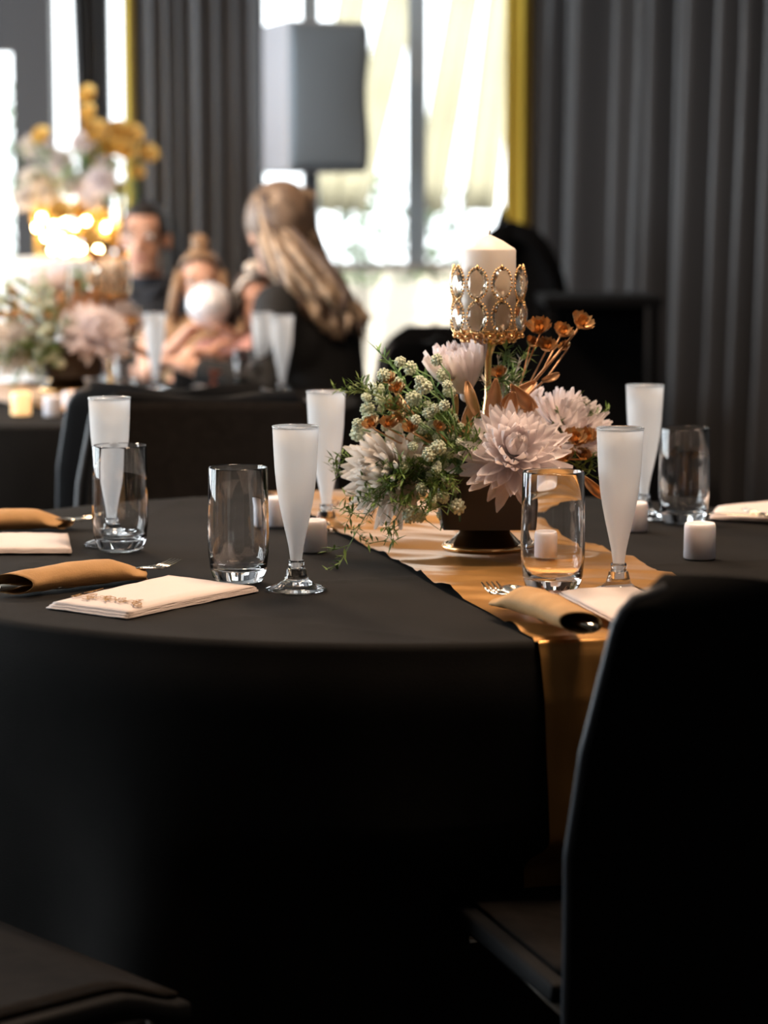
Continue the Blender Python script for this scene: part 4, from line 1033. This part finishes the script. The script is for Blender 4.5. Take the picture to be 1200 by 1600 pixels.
def hair_cap(t, H, Rh, s, m, grow=1.10, low=-.01, front=.045, voxel=.007, extra=()):
    """cap of hair hugging the skull, open over the face"""
    b_ = MB(); sv, sf = sphere((0, 0, 0), 1, 36, 26)
    keep = lambda p: (p[1] < front / .092 + 2.2 * max(0, p[2] - .50)) and p[2] > (low / .088 - (.75 if p[1] < -.1 else 0.25))
    idx = {}; vv = []; ff = []
    for f_ in sf:
        if all(keep(sv[i]) for i in f_):
            for i in f_:
                if i not in idx: idx[i] = len(vv); vv.append(sv[i])
            ff.append(tuple(idx[i] for i in f_))
    Mx = Matrix.Translation(H(0, -.012, .025)) @ Rh.to_4x4() @ Matrix.Diagonal((.074 * s * grow, .092 * s * grow, .088 * s * grow, 1))
    b_.add(vv, ff, Mx)
    o = b_.build('hair', m, t); so = o.modifiers.new('thick', 'SOLIDIFY'); so.thickness = .012 * s; so.offset = -1
    return o
# man in a dark shirt
mp = ony(230, 400, 7.9); ms = 1.0
t, H, Rh, hd, V = person('man in dark navy shirt with short dark hair at the rear table', (mp.x, 7.92, 0), math.pi - .05, ms, .06, [(mp.x + .16, 7.52, .62), (mp.x - .16, 7.52, .62)], (-.05, -.02), M_sk1, M_navy, 'shirt', M_hdark, 'long', M_jean)
hair_cap(t, H, Rh, ms, M_hdark, 1.085, .01, .062)
cl = MB(); 
for sg in (-1, 1): cl.add(*tube([H(0, .055, -.205), H(sg * .05, .05, -.165), H(sg * .075, -.02, -.14), H(0, -.075, -.135)], [.012, .015, .015, .013], 10))
cl.build('collar', M_navy, t)
chM.location = (mp.x, 8.10, 0); chM.rotation_euler = (0, 0, math.pi - .05)
# child with light brown hair holding the shiny ball
gp = ony(313, 440, 7.25); gs = .80
bc = ony(326, 476, 6.96); br = 34.5 / F * 6.96
t, H, Rh, hd, V = person('child with light brown hair holding a shiny ball at the rear table', (gp.x, 7.27, 0), math.pi + .05, gs, .03, [(bc.x + .05, 6.97, bc.z - .075), (bc.x - .055, 6.97, bc.z - .075)], (0, -.1), M_sk2, M_tan, 'top', M_hbr, 'none', M_jean, stand=ony(313, 440, 7.25).z - .48 * 1.0)
hair_cap(t, H, Rh, gs, M_hbr, 1.13, -.02, .04)
lk = MB(); rnd = random.Random(3)
for sg in (-1, 1):
    for k in range(9):
        x0 = sg * (.070 + .010 * rnd.random()); y0 = -.06 + .012 * k
        lk.add(*tube([H(x0, y0, .04), H(x0 * 1.25, y0 + .01, -.04), H(x0 * 1.45, y0 + .02 * rnd.random(), -.11), H(x0 * 1.3, y0, -.17)], [.012, .014, .011, .004], 7))
lk.build('hair_locks', M_hbr, t)['kind'] = 'stuff'
kn_ = MB().add(*sphere(tuple(H(0, -.01, .135)), .028, 12, 8, (1, 1, 1.25))); kn_.add(*tube([H(0, 0, .10), H(.005, .0, .15), H(.03, .0, .17)], [.014, .02, .006], 8)); kn_.build('top_knot', M_hbr, t)
MB().add(*tube([H(-.078, .01, .045), H(-.05, .05, .085), H(0, .06, .1), H(.05, .05, .085), H(.078, .01, .045)], .006, 8)).build('headband', M_hroot, t)
bl = thing('shiny_ball', 'shiny pearl white ball held up in front of a child', 'ball', (bc.x, bc.y, bc.z - br))
MB().add(*sphere((0, 0, br), br, 36, 24)).build('ball_surface', mat('pearl white foil', (.84, .84, .88), .32, .25, coat=.4), bl)
MB().add(*tube([(0, 0, -.012), (0, 0, .002)], [.009, .005], 10)).build('ball_neck', mat('pearl foil neck', (.7, .7, .72), .3, .7), bl)
# child in pink with dark hair
pp = ony(388, 470, 7.02); ps = .76
t, H, Rh, hd, V = person('child in pink dress with dark hair and pale headband beside the woman', (pp.x + .015, 7.04, 0), math.pi + .25, ps, .06, [(pp.x + .10, 6.74, .83), (bc.x + .02, 6.86, .835)], (.15, -.18), M_sk3, M_pink, 'dress', M_hdark, 'none', stand=pp.z - .455)
hair_cap(t, H, Rh, ps, M_hroot, 1.15, -.03, .035)
lk = MB()
for sg in (-1, 1):
    for k in range(8):
        x0 = sg * .074; y0 = -.07 + .013 * k
        lk.add(*tube([H(x0, y0, .03), H(x0 * 1.3, y0, -.05), H(x0 * 1.35, y0 - .01, -.13)], [.013, .014, .005], 7))
lk.build('hair_locks', M_hdark, t)['kind'] = 'stuff'
M_bow = mat('cream ribbon', (.72, .62, .52), .6)
MB().add(*tube([H(-.088, -.01, .02), H(-.065, .03, .09), H(0, .045, .122), H(.065, .03, .09), H(.088, -.01, .02)], [.008] * 5, 8)).build('headband', M_bow, t)
bw = MB()
for sg in (-1, 1): bw.add(*sphere(tuple(H(sg * .032, .045, .138)), .026, 12, 8, (1.2, .5, .8)))
bw.add(*sphere(tuple(H(0, .055, .132)), .012, 8, 6)); bw.build('bow', M_bow, t)
# woman with long blonde hair, her back to the camera
wp = ony(462, 400, 6.72); ws = 1.06
wyaw = facing(-.93, .38)
t, H, Rh, hd, V = person('woman in black with long dark blonde hair, seated with her back to us', (wp.x + .09, 6.72, 0), wyaw, ws, .19, [(wp.x - .30, 6.48, .82), (wp.x - .26, 6.86, .82)], (-.75, -.16), M_sk2, M_blk, 'sweater', M_hroot, 'long', M_jean, True)
hair_cap(t, H, Rh, ws, mat('light brown crown hair', (.15, .098, .066), .45, spec=.5, var=.4, scale=30), 1.24, -.03, .05)
lk = MB(); lk2 = MB(); rnd = random.Random(12)
iv = (Matrix.Translation((wp.x + .09, 6.72, 0)) @ Matrix.Rotation(wyaw, 4, 'Z')).inverted()
def wpt(px, py, y): return iv @ ony(px, py, y)
for k in range(150):
    a = rnd.uniform(0, 1); f_ = rnd.uniform(-1, 1)
    root = H(.078 * math.sin(f_ * 2.3), -.012 - .095 * math.cos(f_ * 1.6) * rnd.uniform(.6, 1.0), rnd.uniform(-.02, .10))
    p1 = wpt(418 + 82 * a + rnd.uniform(-10, 10), 400, 6.60 + .2 * (f_ * .5 + .5))
    p2 = wpt(450 + 80 * a + rnd.uniform(-12, 12), 450 + rnd.uniform(-8, 8), 6.56 + .24 * (f_ * .5 + .5))
    p3 = wpt(485 + 74 * a ** 1.2 + rnd.uniform(-10, 10), 490 + rnd.uniform(-8, 8), 6.56 + .26 * (f_ * .5 + .5))
    p4 = wpt(515 + 52 * a + rnd.uniform(-10, 10), 525 + rnd.uniform(-18, 8), 6.56 + .26 * (f_ * .5 + .5))
    base = [root, p1, p2, p3, p4]; pts = []
    for i in range(25):
        u_ = i / 24 * 3.999; j = int(u_); f2 = u_ - j
        P_ = [base[max(0, j - 1)], base[j], base[j + 1], base[min(4, j + 2)]]
        q_ = .5 * ((2 * P_[1]) + (P_[2] - P_[0]) * f2 + (2 * P_[0] - 5 * P_[1] + 4 * P_[2] - P_[3]) * f2 * f2 + (3 * P_[1] - P_[0] - 3 * P_[2] + P_[3]) * f2 ** 3)
        wv = .010 * smooth01((i - 8) / 10); ph_ = k * 1.7
        pts.append(q_ + V((wv * math.sin(i * .8 + ph_), wv * math.cos(i * .8 + ph_), 0)))
    rr = [.008 + .005 * math.sin(math.pi * i / 24) if i < 22 else .004 * (25 - i) / 3 + .001 for i in range(25)]
    (lk if rnd.random() < .66 else lk2).add(*tube(pts, rr, 6))
lk.build('hair_locks', M_hblo, t)['kind'] = 'stuff'
lk2.build('dark_hair_locks', M_hroot, t)['kind'] = 'stuff'
chW.location = (wp.x + .09 + .17 * .93, 6.72 - .17 * .38, 0); chW.rotation_euler = (0, 0, wyaw)
